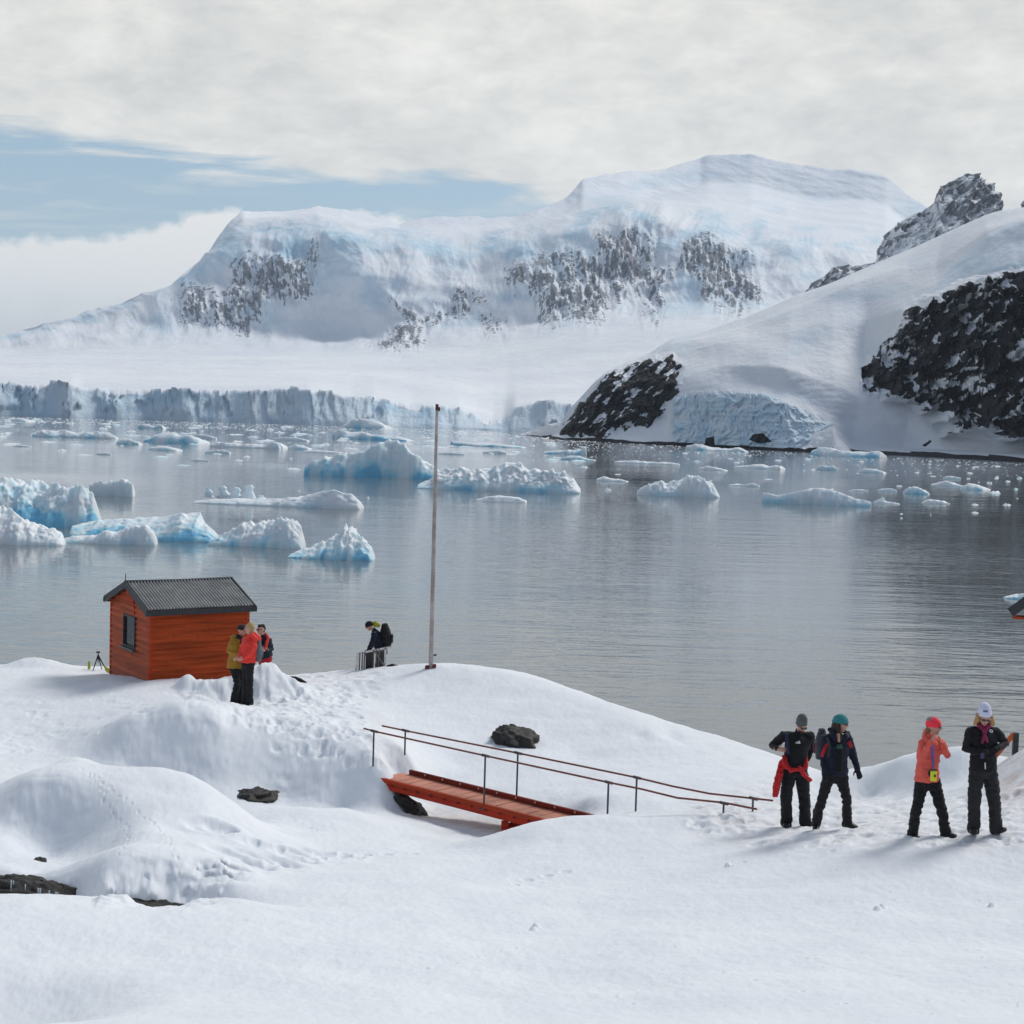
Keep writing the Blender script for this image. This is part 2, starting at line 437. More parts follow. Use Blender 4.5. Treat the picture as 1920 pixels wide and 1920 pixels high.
# ------------------------------------------------------------------ near snow ground
# control points: photo pixel + distance in metres -> world
CP = [
 # bottom edge and foreground slope
 (-150,1920,13.2),(0,1920,12.9),(250,1920,12.6),(500,1920,12.9),(750,1920,13.2),(1000,1920,13.4),(1300,1920,13.1),(1600,1920,12.8),(1920,1920,12.5),(2100,1920,12.3),
 (0,1800,15.6),(200,1790,16.0),(450,1800,16.0),(700,1800,16.3),(1000,1830,16.0),(1300,1830,15.4),(1600,1830,15.1),(1900,1830,14.8),(1000,1740,18.9),(1250,1750,17.9),(1500,1750,17.8),(1900,1750,17.2),
 # lip of the foreground slope at the left gully
 (-200,1686,18.2),(-60,1688,18.4),(0,1690,18.5),(80,1693,18.6),(160,1698,18.7),(250,1703,18.8),(335,1705,18.9),(380,1690,19.4),(415,1655,20.9),
 (500,1640,22.0),(450,1700,19.8),(550,1700,19.8),(700,1700,19.7),(850,1680,20.6),(700,1640,22.2),(600,1620,23.2),
 # M1 mound: front lip, top, crest
 (200,1652,20.9),(250,1628,21.2),(330,1622,21.4),(420,1622,21.7),(450,1637,21.6),
 (250,1560,22.9),(330,1560,23.2),(420,1570,23.4),(230,1500,23.9),(300,1480,24.4),(380,1500,24.3),
 (210,1442,25.0),(290,1437,25.3),(350,1450,25.4),(400,1478,25.3),(430,1500,25.4),(470,1530,25.6),
 (150,1423,26.6),(110,1432,26.6),(185,1432,26.4),
 # M0 ridge at the far left
 (90,1448,24.5),(55,1460,24.3),(110,1460,24.3),(25,1500,24.1),(150,1480,24.25),(185,1520,23.9),(208,1560,23.4),(205,1590,22.9),(175,1612,22.6),(110,1540,23.98),(60,1550,23.9),(150,1560,23.75),(100,1608,23.55),(50,1600,23.4),(0,1530,23.9),(-80,1540,23.9),
 (0,1575,23.2),(40,1615,22.5),(0,1615,22.4),(80,1640,21.9),(0,1642,21.6),(60,1664,21.4),(110,1676,21.3),(160,1672,21.1),(-80,1640,21.6),
 # middle ground
 (560,1520,27.6),(520,1560,25.6),(600,1590,24.6),(700,1590,24.9),(700,1540,27.2),(640,1515,28.4),(830,1592,25.4),(760,1570,26.6),
 (350,1475,30.2),(250,1445,30.4),(170,1420,30.6),(430,1480,30.0),(540,1495,30.1),(480,1512,28.6),
 (300,1400,30.75),(400,1400,30.75),(460,1440,30.5),(540,1440,30.55),(620,1460,30.25),(690,1495,29.8),(738,1502,29.75),(640,1505,30.0),
 (240,1347,31.1),(330,1330,31.2),(400,1340,31.2),(180,1385,31.2),(450,1385,31.1),(540,1395,31.0),(640,1398,30.9),(700,1413,30.5),(722,1450,30.1),
 (0,1440,29.4),(60,1440,29.6),(0,1380,32.0),(100,1400,31.6),(0,1320,34.8),(120,1310,35.2),(250,1300,35.2),(200,1350,33.0),
 (455,1322,35.0),(560,1340,34.0),(640,1350,33.4),(400,1310,35.4),(520,1300,36.2),(700,1360,33.4),(759,1409,31.2),
 (280,1276,36.4),(340,1274,36.6),(200,1268,37.8),(420,1275,37.0),(140,1258,39.2),(80,1245,40.0),(0,1250,40.0),(-100,1252,40.0),(520,1275,38.0),(570,1282,38.5),(620,1272,40),
 # gully under the bridge
 (850,1572,27.0),(900,1578,27.2),(820,1545,28.8),(880,1530,29.6),(780,1520,30.0),(760,1480,31.0),(800,1460,31.6),(860,1470,31.4),(950,1500,30.3),
 (905,1597,24.7),(950,1560,25.5),(1000,1542,25.8),(1060,1530,26.1),(1140,1526,26.5),(1250,1527,26.2),(1357,1527,25.6),(1194,1527,26.9),(1412,1527,25.9),
 (1000,1600,24.0),(1100,1600,24.0),(1220,1590,24.1),(1000,1660,22.0),(1250,1660,21.6),(1150,1560,25.2),
 # dome
 (850,1430,33.0),(950,1430,32.8),(760,1380,34.0),(900,1370,35.2),(1020,1380,35.0),(700,1310,37.6),(800,1300,38.4),(950,1310,37.8),(1060,1350,36.2),
 (650,1265,40.8),(700,1254,41),(760,1250,40.6),(808,1248,40.2),(870,1251,40),(960,1265,39.5),(1050,1290,38.5),(1150,1320,37.5),(1250,1350,36.5),(1350,1380,35.5),(1440,1410,34.5),(1520,1440,33.2),(1580,1452,31.5),
 (1100,1420,33.6),(1200,1450,31.2),(1050,1470,31),(1300,1490,28.4),(1100,1500,28.6),(1400,1470,29.6),(1440,1510,26.8),(1500,1500,27.5),
 # people on the right, ridge behind
 (1475,1550,25.0),(1520,1545,25.1),(1530,1560,23.4),(1600,1551,23.6),(1714,1572,22.0),(1785,1570,22.0),(1826,1562,22.0),(1880,1558,22.0),(1920,1560,22.0),(2000,1560,22),
 (1500,1650,20.8),(1700,1650,20.3),(1900,1650,19.9),(1300,1600,23.4),(1400,1570,24.4),
 (1610,1447,29.4),(1680,1426,28.8),(1750,1413,28.4),(1815,1406,28.2),(1850,1425,28.0),(1872,1436,27.4),(1900,1418,26.8),(1925,1402,26.5),(2000,1370,26),
 (1640,1492,28.6),(1640,1505,26.8),(1710,1490,27.7),(1720,1505,26.2),(1780,1470,27.5),(1800,1476,26.3),(1850,1480,25.6),(1900,1470,25.2),(1700,1530,24.9),(1850,1530,23.6),
]
pts = [tuple(P(*c)) for c in CP]
def W_(px, D, z):                       # plan point on the ray column of px at a given height
    t_, e_ = te(px, 1400); return (float(t_)*D, D, z)
pts += [W_(-200,19.4,5.2),W_(0,19.4,5.1),W_(160,19.4,5.1),W_(280,19.5,5.1),W_(0,20.4,4.5),W_(160,20.2,4.5),W_(300,20.3,4.7),W_(380,20.6,5.1),W_(-200,20.4,4.5),W_(0,21.1,4.6),W_(90,21.0,4.6),W_(160,20.8,4.8),W_(230,20.9,5.2),
        W_(330,21.0,5.25),W_(420,21.3,5.5),
        W_(150,27.6,5.2),W_(230,26.8,5.3),W_(300,27.0,4.9),W_(390,27.0,4.7),W_(60,26.6,5.3),W_(-40,26.6,5.2),
        W_(920,27.6,4.5),W_(960,27.7,4.5),W_(985,26.8,4.72),W_(1010,27.6,4.6),W_(1060,27.8,4.75),W_(1080,28.4,4.7),
        W_(500,38.2,5.0),W_(440,40,5.0),W_(700,42.3,5.05),W_(740,42.3,5.05)]
for px in (-500, -200, 0, 200, 400, 600, 800, 960, 1100, 1250, 1400, 1550, 1700, 1850, 2000, 2300):
    zc = 4.6 if px < 1150 else 3.6
    Dc = 43.5 if px < 1000 else (43.5-(px-1000)*.0125)
    Dc = max(Dc, 32)
    pts += [W_(px, Dc, zc-.2), W_(px, Dc+4, zc-2.6), W_(px, Dc+9, -2.5), W_(px, 66, -9)]
for a in (-1.05, -.6, 0, .6, 1.05):
    pts += [(a*4, 4, 9.4-abs(a)), (a*8, 8, 8.5-(.6 if a < 0 else 0)*abs(a))]
pts += [(-12, 14, 7.0), (12, 14, 8.0), (-18, 20, 6.4), (16, 20, 7.4), (-24, 30, 5.4), (22, 28, 7.6), (-30, 40, 4.5), (30, 40, 2), (0, .5, 10.4), (14, 24, 7.2), (-16, 26, 5.4)]
A = np.array(pts)
cx = .16
def kern(d2): return np.sqrt(d2+cx*cx)
D2 = (A[:, None, 0]-A[None, :, 0])**2+(A[:, None, 1]-A[None, :, 1])**2
K = kern(D2); N = len(A)
K[np.arange(N), np.arange(N)] -= .02        # a little smoothing
Q = np.zeros((N+3, N+3)); Q[:N, :N] = K; Q[:N, N] = 1; Q[:N, N+1] = A[:, 0]; Q[:N, N+2] = A[:, 1]; Q[N:, :N] = Q[:N, N:].T
wt = np.linalg.solve(Q, np.concatenate([A[:, 2], np.zeros(3)]))
tt = np.concatenate([np.linspace(-1.1, -.36, 60, endpoint=False), np.linspace(-.36, .36, 1150), np.linspace(.36, 1.1, 61)[1:]])
dd = np.concatenate([np.geomspace(1.0, 10.5, 50, endpoint=False), np.geomspace(10.5, 46, 900), np.linspace(46, 66, 30)[1:]])
TT, DD = np.meshgrid(tt, dd, indexing='ij'); GX = TT*DD; GY = DD.copy()
# coarse evaluation, then bilinear refinement of the smooth surface
def rbf(x, y):
    out = np.empty(x.size); xf = x.ravel(); yf = y.ravel()
    for i in range(0, xf.size, 20000):
        s = slice(i, i+20000)
        k_ = kern((xf[s, None]-A[None, :, 0])**2+(yf[s, None]-A[None, :, 1])**2)
        out[s] = k_ @ wt[:N]+wt[N]+wt[N+1]*xf[s]+wt[N+2]*yf[s]
    return out.reshape(x.shape)
st = np.unique(np.concatenate([np.arange(0, len(tt), 3), [len(tt)-1]])); sd = np.unique(np.concatenate([np.arange(0, len(dd), 3), [len(dd)-1]]))
Zc = rbf(GX[np.ix_(st, sd)], GY[np.ix_(st, sd)])
tmp = np.stack([np.interp(dd, dd[sd], row) for row in Zc]); GZ = np.stack([np.interp(tt, tt[st], tmp[:, j]) for j in range(len(dd))], 1)
def gz(x, y):
    t_ = x/y; i = int(np.clip(np.searchsorted(tt, t_)-1, 0, len(tt)-2)); j = int(np.clip(np.searchsorted(dd, y)-1, 0, len(dd)-2))
    a = (t_-tt[i])/(tt[i+1]-tt[i]); b_ = (y-dd[j])/(dd[j+1]-dd[j])
    return float((GZ[i, j]*(1-a)+GZ[i+1, j]*a)*(1-b_)+(GZ[i, j+1]*(1-a)+GZ[i+1, j+1]*a)*b_)
def hit(px, py):
    """where the photo ray meets the snow"""
    t_, e_ = te(px, py); t_ = float(t_); e_ = float(e_)
    i = int(np.clip(np.searchsorted(tt, t_)-1, 0, len(tt)-2)); col = GZ[i]
    below = (H+dd*e_) < col
    below[dd < 9] = False
    j = int(np.argmax(below)) if below.any() else len(dd)-1
    D = dd[j]; return Vector((t_*D, D, gz(t_*D, D)))
# screen position of each ground vertex, used only to know which stretch of snow is trodden
def zone(poly, soft=30):
    q = [te(*p) for p in poly]; q = [(float(a), float(b_)) for a, b_ in q]
    E = (GZ-H)/GY
    return sstep(-soft/F, soft/F, poly_sd(TT, E, q))
def dent(x, y, r, depth, rim=.25, ang=0, asp=1.0):
    R_ = r*2.4*max(1, asp)
    j0, j1 = np.searchsorted(dd, [y-R_, y+R_]); i0, i1 = np.searchsorted(tt, [(x-R_)/y, (x+R_)/y])
    if i1 <= i0 or j1 <= j0: return
    X = GX[i0:i1, j0:j1]-x; Y = GY[i0:i1, j0:j1]-y
    ca, sa = math.cos(ang), math.sin(ang)
    u = (X*ca+Y*sa)/(r*asp); v = (-X*sa+Y*ca)/r
    d = np.sqrt(u*u+v*v)
    GZ[i0:i1, j0:j1] += -depth*(1-sstep(.55, 1.15, d))+depth*rim*np.exp(-((d-1.35)/.3)**2)
def bump_(px, py, amp, rx, ry, rough=0, p=2, D=None):
    c_ = hit(px, py) if D is None else Vector((float(te(px, py)[0])*D, D, 0))
    u = (GX-c_.x)/rx; v = (GY-c_.y)/ry; d = np.sqrt(u*u+v*v)
    w = 1-sstep(0, 1, d)
    n_ = (ridged(GX*3.1, GY*3.1, 1.0, o=4)*rough if rough else 0)
    GZ[:] = GZ+w*amp*(1+n_)
# broad undulation
far_w = sstep(9, 16, GY)
GZ += .035*fbm(GX*.55, GY*.55, 5.1, o=3)*far_w
trod_r = zone([(1290,1500),(1420,1470),(1610,1480),(1800,1490),(1960,1450),(1960,1590),(1600,1590),(1420,1600),(1290,1560)])
trod_p = zone([(420,1300),(560,1262),(720,1258),(700,1300),(640,1330),(720,1400),(690,1400),(540,1390),(420,1350)])
trod_l = zone([(-50,1300),(200,1290),(440,1290),(430,1320),(300,1335),(150,1390),(-50,1430)])
dig = zone([(335,1262),(430,1250),(520,1250),(560,1290),(520,1318),(350,1320)], 18)
trod = np.clip(trod_r+trod_p+trod_l*.3, 0, 1)
GZ += trod*(.035*fbm(GX*2.2, GY*2.2, 2.0, o=4))+trod_p*.02*fbm(GX*4, GY*4, 9, o=3)
GZ += dig*.10*fbm(GX*2.1, GY*2.1, 4.0, o=4)
bump_(480, 1290, .55, .95, .8, 0, D=36.4); bump_(405, 1300, .28, 1.0, .6, .12, D=35.9); bump_(350, 1300, .16, .4, .35, .1, D=35.9); bump_(372,1310,.12,.4,.3,.1,D=35.1); bump_(540,1290,.26,1.0,.7,0,D=36.6)
bump_(-10, 1880, -.38, 1.7, 1.5, 0, D=14.0); bump_(60, 1243, .12, 1.2, .8, .3, D=40)
# blocky lumps of the left gully lip
lump = zone([(180,1640),(250,1615),(420,1615),(470,1635),(380,1700),(180,1700)], 12)
GZ += lump*.10*fbm(GX*1.7, GY*1.7, 6, o=4)
# fine wind-worked relief
sl_ = np.abs(np.gradient(GZ, axis=1)/np.gradient(GY, axis=1)); steep_ = sstep(.45, 1.1, sl_)*far_w
GZ += far_w*(1-.9*steep_)*(.012*fbm(GX*1.7, GY*1.3, 3.3, o=5)+.005*fbm(GX*9, GY*6, 8.3, o=3))
wind = zone([(1080,1340),(1200,1345),(1400,1420),(1350,1450),(1150,1400)], 30)
GZ += wind*.035*np.sin((GX*1.0+GY*.35)*5+2.5*fbm(GX*.7, GY*.7, 1.1, o=2))*sstep(-.2, .6, fbm(GX*.5, GY*.5, 2.2, o=2))
tick('snow base')
# footprints
rr = random.Random(5)
def scatter(poly, n, r0, r1, d0, d1):
    xs = [p[0] for p in poly]; ys = [p[1] for p in poly]; k_ = 0
    while k_ < n:
        px = rr.uniform(min(xs), max(xs)); py = rr.uniform(min(ys), max(ys))
        if float(poly_sd(np.array([px]), np.array([py]), poly)[0]) < 0: continue
        k_ += 1; h_ = hit(px, py); dent(h_.x, h_.y, rr.uniform(r0, r1), rr.uniform(d0, d1)*.8, .12, rr.uniform(0, 3), rr.uniform(1.2, 2.2))
scatter([(1290,1515),(1430,1490),(1640,1500),(1920,1490),(1920,1585),(1600,1590),(1420,1590),(1300,1560)], 230, .06, .12, .012, .045)
scatter([(430,1310),(560,1270),(720,1262),(700,1300),(660,1330),(710,1390),(540,1385),(420,1345)], 210, .07, .14, .015, .06)
scatter([(0,1320),(200,1295),(420,1300),(430,1325),(300,1335),(150,1385),(0,1425)], 70, .07, .13, .01, .03)
scatter([(500,1400),(700,1400),(720,1440),(560,1420)], 30, .06, .1, .02, .05)
for px, py, r_ in ((395,1550,.20),(415,1556,.15),(425,1600,.19),(470,1605,.17),(500,1592,.22),(545,1598,.17),(590,1600,.2),(625,1602,.14),(440,1625,.12),(520,1615,.2),(560,1612,.16),(655,1605,.12),(480,1622,.15)):
    h_ = hit(px, py); dent(h_.x, h_.y, r_, .055, .3, rr.uniform(-.3, .3), 1.8)
def trail(pl, step=.16, r=.03, d=.02, jit=.04):
    w_ = [hit(*p) for p in pl]
    for a_, b_ in zip(w_[:-1], w_[1:]):
        L = (b_-a_).length; n_ = max(1, int(L/step))
        for q in range(n_):
            p_ = a_.lerp(b_, (q+rr.random()*.4)/n_); dent(p_.x+rr.uniform(-jit, jit), p_.y+rr.uniform(-jit, jit), r*rr.uniform(.8, 1.3), d, .3)
trail([(155,1440),(185,1475),(200,1510),(225,1535),(240,1560),(238,1585),(222,1615)], .15, .028, .02)
trail([(180,1455),(235,1495),(270,1530),(300,1560),(318,1575),(322,1600),(350,1615)], .15, .028, .02)
trail([(545,1540),(580,1550),(600,1562)], .2, .03, .02)
trail([(420,1560),(470,1580),(560,1592),(640,1600),(720,1604),(800,1600)], .3, .09, .035, .06)
trail([(500,1630),(600,1610),(700,1606)], .3, .08, .03, .06)
trail([(960,1660),(1010,1645),(1060,1635),(1140,1632)], .35, .07, .025, .05)
trail([(1355,1628),(1420,1612)], .25, .04, .03, .03)
trail([(1545,1600),(1580,1596)], .25, .05, .02, .03)
trail([(800,1815),(880,1800),(930,1785),(1000,1770)], .3, .03, .012, .05)
trail([(1250,1820),(1400,1840),(1550,1870),(1680,1890)], .4, .03, .012, .1)
for k_ in range(60):
    h_ = hit(rr.uniform(950, 1920), rr.uniform(1600, 1910)); dent(h_.x, h_.y, rr.uniform(.012, .03), -rr.uniform(.006, .018), 0)
for px, py in ((1655,1702),(1645,1706),(1365,1625),(1005,1738),(1000,1745),(1860,1700)):
    h_ = hit(px, py); dent(h_.x, h_.y, .05, -.045, 0)
dirtm = np.clip(zone([(1840,1440),(1960,1400),(1960,1500),(1860,1500)], 20)*1.0+.3*trod_r+.22*zone([(760,1500),(900,1500),(960,1560),(850,1585),(780,1560)], 20)+.25*zone([(700,1330),(800,1440),(730,1450),(690,1400)], 15), 0, 1)
sl_ = np.abs(np.gradient(GZ, axis=1)/np.gradient(GY, axis=1)); steep_ = sstep(.4, 1.0, sl_)*far_w
ii = np.where(steep_ > .02)
n3 = .04*fbm(GX[ii]*1.5, GY[ii]*1.5, GZ[ii]*2.3, o=3)+.03*ridged(GX[ii]*3.5, GY[ii]*3.5, GZ[ii]*5, o=2)
SY = GY.copy(); SY[ii] -= (n3*steep_[ii])*(1+1.8*lump[ii])
snow = link('snow_ground', grid_mesh('snow_ground', GX, SY, GZ, {'dirt': dirtm}), mSnow)
tag(snow, 'rolling snow covered shore with mounds and footprints', kind='structure')

tick('b')
# ------------------------------------------------------------------ layered far terrain
def pl(points):
    """photo polyline -> interpolator e(t)"""
    a = [te(*p) for p in points]; t_ = np.array([float(q[0]) for q in a]); e_ = np.array([float(q[1]) for q in a])
    return lambda t: np.interp(t, t_, e_)
def dl(points):
    t_ = np.array([float(te(p[0], 700)[0]) for p in points]); d_ = np.array([float(p[1]) for p in points])
    return lambda t: np.interp(t, t_, d_)
def smooth1(a, k):
    if k < 2: return a
    ker = np.hanning(k+2)[1:-1]; ker /= ker.sum()
    p_ = np.concatenate([np.full(k, a[0]), a, np.full(k, a[-1])]); return np.convolve(p_, ker, 'same')[k:-k]
def layered(t, layers, rows, smooth=9):
    """layers: list of (E or None for z=0, D); rows: how many rows between layers"""
    Es = []; Ds = []
    for (E, D) in layers:
        d = smooth1(D(t), smooth); e = (-H/d) if E is None else smooth1(E(t), smooth)
        Es.append(e); Ds.append(d)
    Ec = []; Dc = []
    for k in range(len(layers)-1):
        n = rows[k]
        for q in range(n):
            f_ = q/n; Ec.append(Es[k]*(1-f_)+Es[k+1]*f_); Dc.append(Ds[k]*(1-f_)+Ds[k+1]*f_)
    Ec.append(Es[-1]); Dc.append(Ds[-1])
    return np.stack(Ec, 1), np.stack(Dc, 1)
def tep(poly): return [(float(te(*p)[0]), float(te(*p)[1])) for p in poly]
def relax2(a, n):
    for _ in range(n):
        a[:, 1:-1] = (a[:, :-2]+2*a[:, 1:-1]+a[:, 2:])/4
    return a

# ---- big mountain with the glacier apron
t1 = np.linspace(float(te(-900, 700)[0]), float(te(2000, 700)[0]), 1500)
ctop = [(-900,735),(-300,722),(0,722),(130,723),(150,729),(250,732),(400,733),(575,731),(660,746),(700,745),(770,761),(820,762),(860,768),(895,784),(925,792),(945,788),(965,765),(1000,760),(1045,757),(1200,760),(2000,770)]
shelf = [(-900,700),(0,690),(300,690),(600,700),(800,715),(950,735),(1100,730),(1300,700),(2000,700)]
foot = [(-900,690),(0,662),(300,664),(600,662),(750,660),(900,652),(1050,632),(1150,622),(1300,605),(1500,590),(2000,590)]
mid1 = [(-900,680),(-200,660),(0,645),(200,615),(320,600),(450,612),(600,625),(700,612),(820,612),(950,602),(1100,585),(1250,575),(1430,575),(2000,560)]
mid2 = [(-900,675),(-200,655),(0,635),(200,590),(320,552),(400,510),(500,455),(600,450),(700,470),(820,478),(900,480),(950,470),(1080,430),(1180,410),(1240,402),(1300,430),(1430,450),(1600,470),(2000,480)]
mid3 = [(-900,672),(-200,650),(0,630),(200,575),(320,536),(400,465),(440,430),(520,410),(600,405),(700,425),(820,435),(900,440),(980,425),(1080,400),(1180,380),(1240,376),(1320,390),(1450,425),(1640,452),(2000,460)]
skyl = [(-900,670),(-200,645),(0,628),(60,613),(130,592),(220,566),(320,530),(350,508),(385,478),(410,440),(430,415),(455,397),(480,396),(530,392),(600,387),(640,391),(700,404),(750,417),(790,408),(840,403),(900,405),(960,404),(1020,388),(1062,368),(1082,348),(1092,334),(1130,322),(1160,318),(1220,316),(1270,303),(1330,284),(1365,283),(1410,281),(1450,292),(1500,301),(1560,310),(1620,313),(1662,322),(1700,358),(1730,376),(1780,410),(2000,470)]
top1 = [(a, b+float(np.interp(a, [600, 1050, 1110, 1350, 1500, 1700, 1760], [14, 20, 48, 62, 70, 62, 30]))) for a, b in skyl]
back = [(a, b+60) for a, b in skyl]
Dw = dl([(-900,800),(0,787),(300,790),(600,790),(900,775),(1050,760),(2000,760)])
LAY = [(None, Dw), (pl(ctop), dl([(-900,806),(0,793),(590,796),(700,803),(860,796),(930,786),(1050,770),(2000,770)])),
       (pl(shelf), dl([(-900,1250),(600,1250),(1000,1150),(2000,1200)])),
       (pl(foot), dl([(-900,2100),(600,2100),(1100,1900),(2000,2000)])),
       (pl(mid1), dl([(-900,2300),(600,2260),(1100,2150),(2000,2300)])),
       (pl(mid2), dl([(-900,2400),(300,2420),(600,2420),(1200,2350),(2000,2500)])),
       (pl(mid3), dl([(-900,2450),(300,2500),(600,2560),(1000,2600),(1240,2560),(2000,2900)])),
       (pl(top1), dl([(-900,2650),(300,2800),(600,3480),(1000,3880),(1300,4540),(2000,4640)])),
       (pl(skyl), dl([(-900,2700),(300,2850),(600,3600),(1000,4000),(1300,4700),(2000,4800)])),
       (pl(back), dl([(-900,3100),(300,3300),(1000,4600),(1300,5300),(2000,5400)]))]
E1, D1 = layered(t1, LAY, [10, 26, 40, 60, 150, 60, 70, 44, 6], 7)
kf = 10
Es_, Ds_ = E1[:, kf+4:].copy(), D1[:, kf+4:].copy()
e_l, d_l = relax2(Es_.copy(), 10), relax2(Ds_.copy(), 10); e_h, d_h = relax2(Es_, 160), relax2(Ds_, 160)
wr = sstep(350, 420, np.arange(kf+4, E1.shape[1]))[None, :]
E1[:, kf+4:] = e_h*(1-wr)+e_l*wr; D1[:, kf+4:] = d_h*(1-wr)+d_l*wr
T1 = np.broadcast_to(t1[:, None], E1.shape)
X1 = T1*D1; Y1 = D1.copy(); Z1 = H+E1*D1
row = np.arange(E1.shape[1])[None, :]; b0 = 10; b1_ = 10+26; b2_ = b1_+40; b3 = b2_+60; b4 = b3+150; b5 = b4+60; b6 = b5+70
face = sstep(b2_-5, b3, row)*(1-sstep(b4+10, b5+25, row))
upper = sstep(b4, b5, row)*(1-sstep(b6+34, b6+43, row))
def nz_of(X, Y, Z):
    ax = np.gradient(X, axis=0), np.gradient(Y, axis=0), np.gradient(Z, axis=0); bx = np.gradient(X, axis=1), np.gradient(Y, axis=1), np.gradient(Z, axis=1)
    nx = ax[1]*bx[2]-ax[2]*bx[1]; ny = ax[2]*bx[0]-ax[0]*bx[2]; nz = ax[0]*bx[1]-ax[1]*bx[0]
    return np.abs(nz)/np.sqrt(nx*nx+ny*ny+nz*nz+1e-12)
RP = [[(440,505),(480,475),(590,470),(605,540),(560,562),(500,585),(460,615),(350,605),(322,560),(345,538),(400,555),(440,540)],
      [(738,565),(770,580),(800,595),(850,560),(890,535),(900,560),(860,600),(800,612),(745,590)],[(695,642),(730,610),(795,612),(798,650),(720,655)],[(902,592),(930,575),(952,600),(948,636),(915,618)],
      [(940,500),(1000,482),(1100,468),(1118,440),(1180,434),(1245,434),(1256,520),(1228,605),(1206,590),(1195,520),(1165,555),(1120,612),(1010,615),(985,560),(948,545)],
      [(1278,455),(1330,440),(1405,475),(1415,530),(1430,575),(1390,585),(1300,575),(1306,530),(1276,500)]]
sd = np.full(T1.shape, -1.0)
for p_ in RP: sd = np.maximum(sd, poly_sd(T1, E1, tep(p_)))
inr = sstep(-26/F, 34/F, sd+14/F*fbm(T1*50, E1*50, 1.3, o=3))
g = ridged(T1*60, E1*24+T1*12, 1.0, o=6, g=.6)
streak = fbm(T1*320, E1*95+T1*60, 7.0, o=4)
fine = fbm(T1*520, E1*210+T1*120, 5.0, o=4, g=.6)
rockv = inr*(.47+.8*(g-.35)+.55*streak+.65*fine)
gul = ridged(T1*30+.4*fbm(T1*20, E1*20, 0., o=2), E1*11, 3.0, o=5, g=.55)
but = ridged(T1*14, E1*16, 6.0, o=4)
big = fbm(T1*9, E1*16, 2.5, o=4)
amp = face*(3*(gul-.4)+7*(but-.4)+13*big)+inr*9*(g-.3)+upper*(5*(ridged(T1*12, E1*45+T1*8, 2., o=5)-.4))
Y1 = Y1-amp*3.4; Z1 = Z1+amp*.55

# broad soft drifts on the plateaus
Z1 += (sstep(b0+2, b1_, row)*(1-sstep(b2_, b3, row)))*(3.0*fbm(X1*.004, Y1*.003, 0, o=3)+1.0*fbm(X1*.02, Y1*.02, 2., o=3)*sstep(b0+4, b0+20, row))
# skyline relief
Z1 += sstep(b6+20, b6+44, row)*(5*fbm(T1*60, 3.3, 0, o=5))
icev = face*sstep(.25, .8, but-.2+.6*fbm(T1*22, E1*40, 4., o=5))*.7*(1-inr*.4)+upper*.4*sstep(.1, .5, fbm(T1*20, E1*60, 8., o=4))
bandi = sstep(b4-60, b4, row)*(1-sstep(b5, b5+14, row))
icev = np.clip(icev+bandi*.75*sstep(-.15, .45, fbm(T1*38, E1*70, 2.9, o=4)), 0, 1)
# cliff: vertical fluting
cl = (row <= b0)
flute = .55*ridged(T1*95+E1*60, E1*70, 5., o=5, g=.62)+.45*fbm(T1*60, E1*90, 2., o=4)+.2
cell = np.floor(T1*130+1.1*fbm(T1*60, E1*90, 4.4, o=3)+.6*fbm(T1*30, 1.0, 3.1, o=2)).astype(int); cell2 = np.floor(T1*310+E1*60+.8*fbm(T1*200, E1*200, 1.4, o=2)).astype(int)
tower = (_perm[cell & 255]/255.-.5)*4+(_perm[(cell2*7) & 255]/255.-.5)*2
top_c = (_perm[(cell[:, [b0]]*3) & 255]/255.-.5)*2
dec = np.where(cl, 1.0, np.exp(-(row-b0)/5.0))
Y1 = Y1+np.where(cl, 5*row/b0+tower*np.clip(row/3, 0, 1), 5.0+tower[:, [b0]]*np.exp(-(row-b0)/2.0))
Z1 = Z1+np.where(row > 6, np.where(cl, np.clip((row-6)/4, 0, 1), np.exp(-(row-b0)/.5))*top_c, 0)
Y1 = Y1+np.where(cl, row/b0, 1.0)*dec*(1.6*flute)*1.0*np.where(cl, 1, 0)+dec*1.6*np.where(cl, 0, 1)*flute[:, [b0]]+dec*fbm(T1*20, 0., 1., o=3)*10
Z1 = Z1+np.where(row > 6, np.where(cl, 1.0, np.exp(-(row-b0)/.6)), 0)*(fbm(T1*110, 2., 0., o=4)*1.6+fbm(T1*26, 5., 0., o=2)*3)*np.clip((row-6)/4, 0, 1)
icev = np.where(row <= b0-1, np.clip(.8-.5*(flute-.3), .15, 1), icev)
icev = np.where((row > b0-1) & (row < b0+8), .1, icev)
rockv = rockv+np.where(row < 1, .0, 0)
Z1[:, 0] = -1.0
mo = link('mountain', grid_mesh('mountain', X1, Y1, Z1, {'rock': rockv, 'ice': np.clip(icev, 0, 1)}), mFar)
tag(mo, 'broad snow covered mountain rising above the glacier front, rock faces showing', kind='structure')

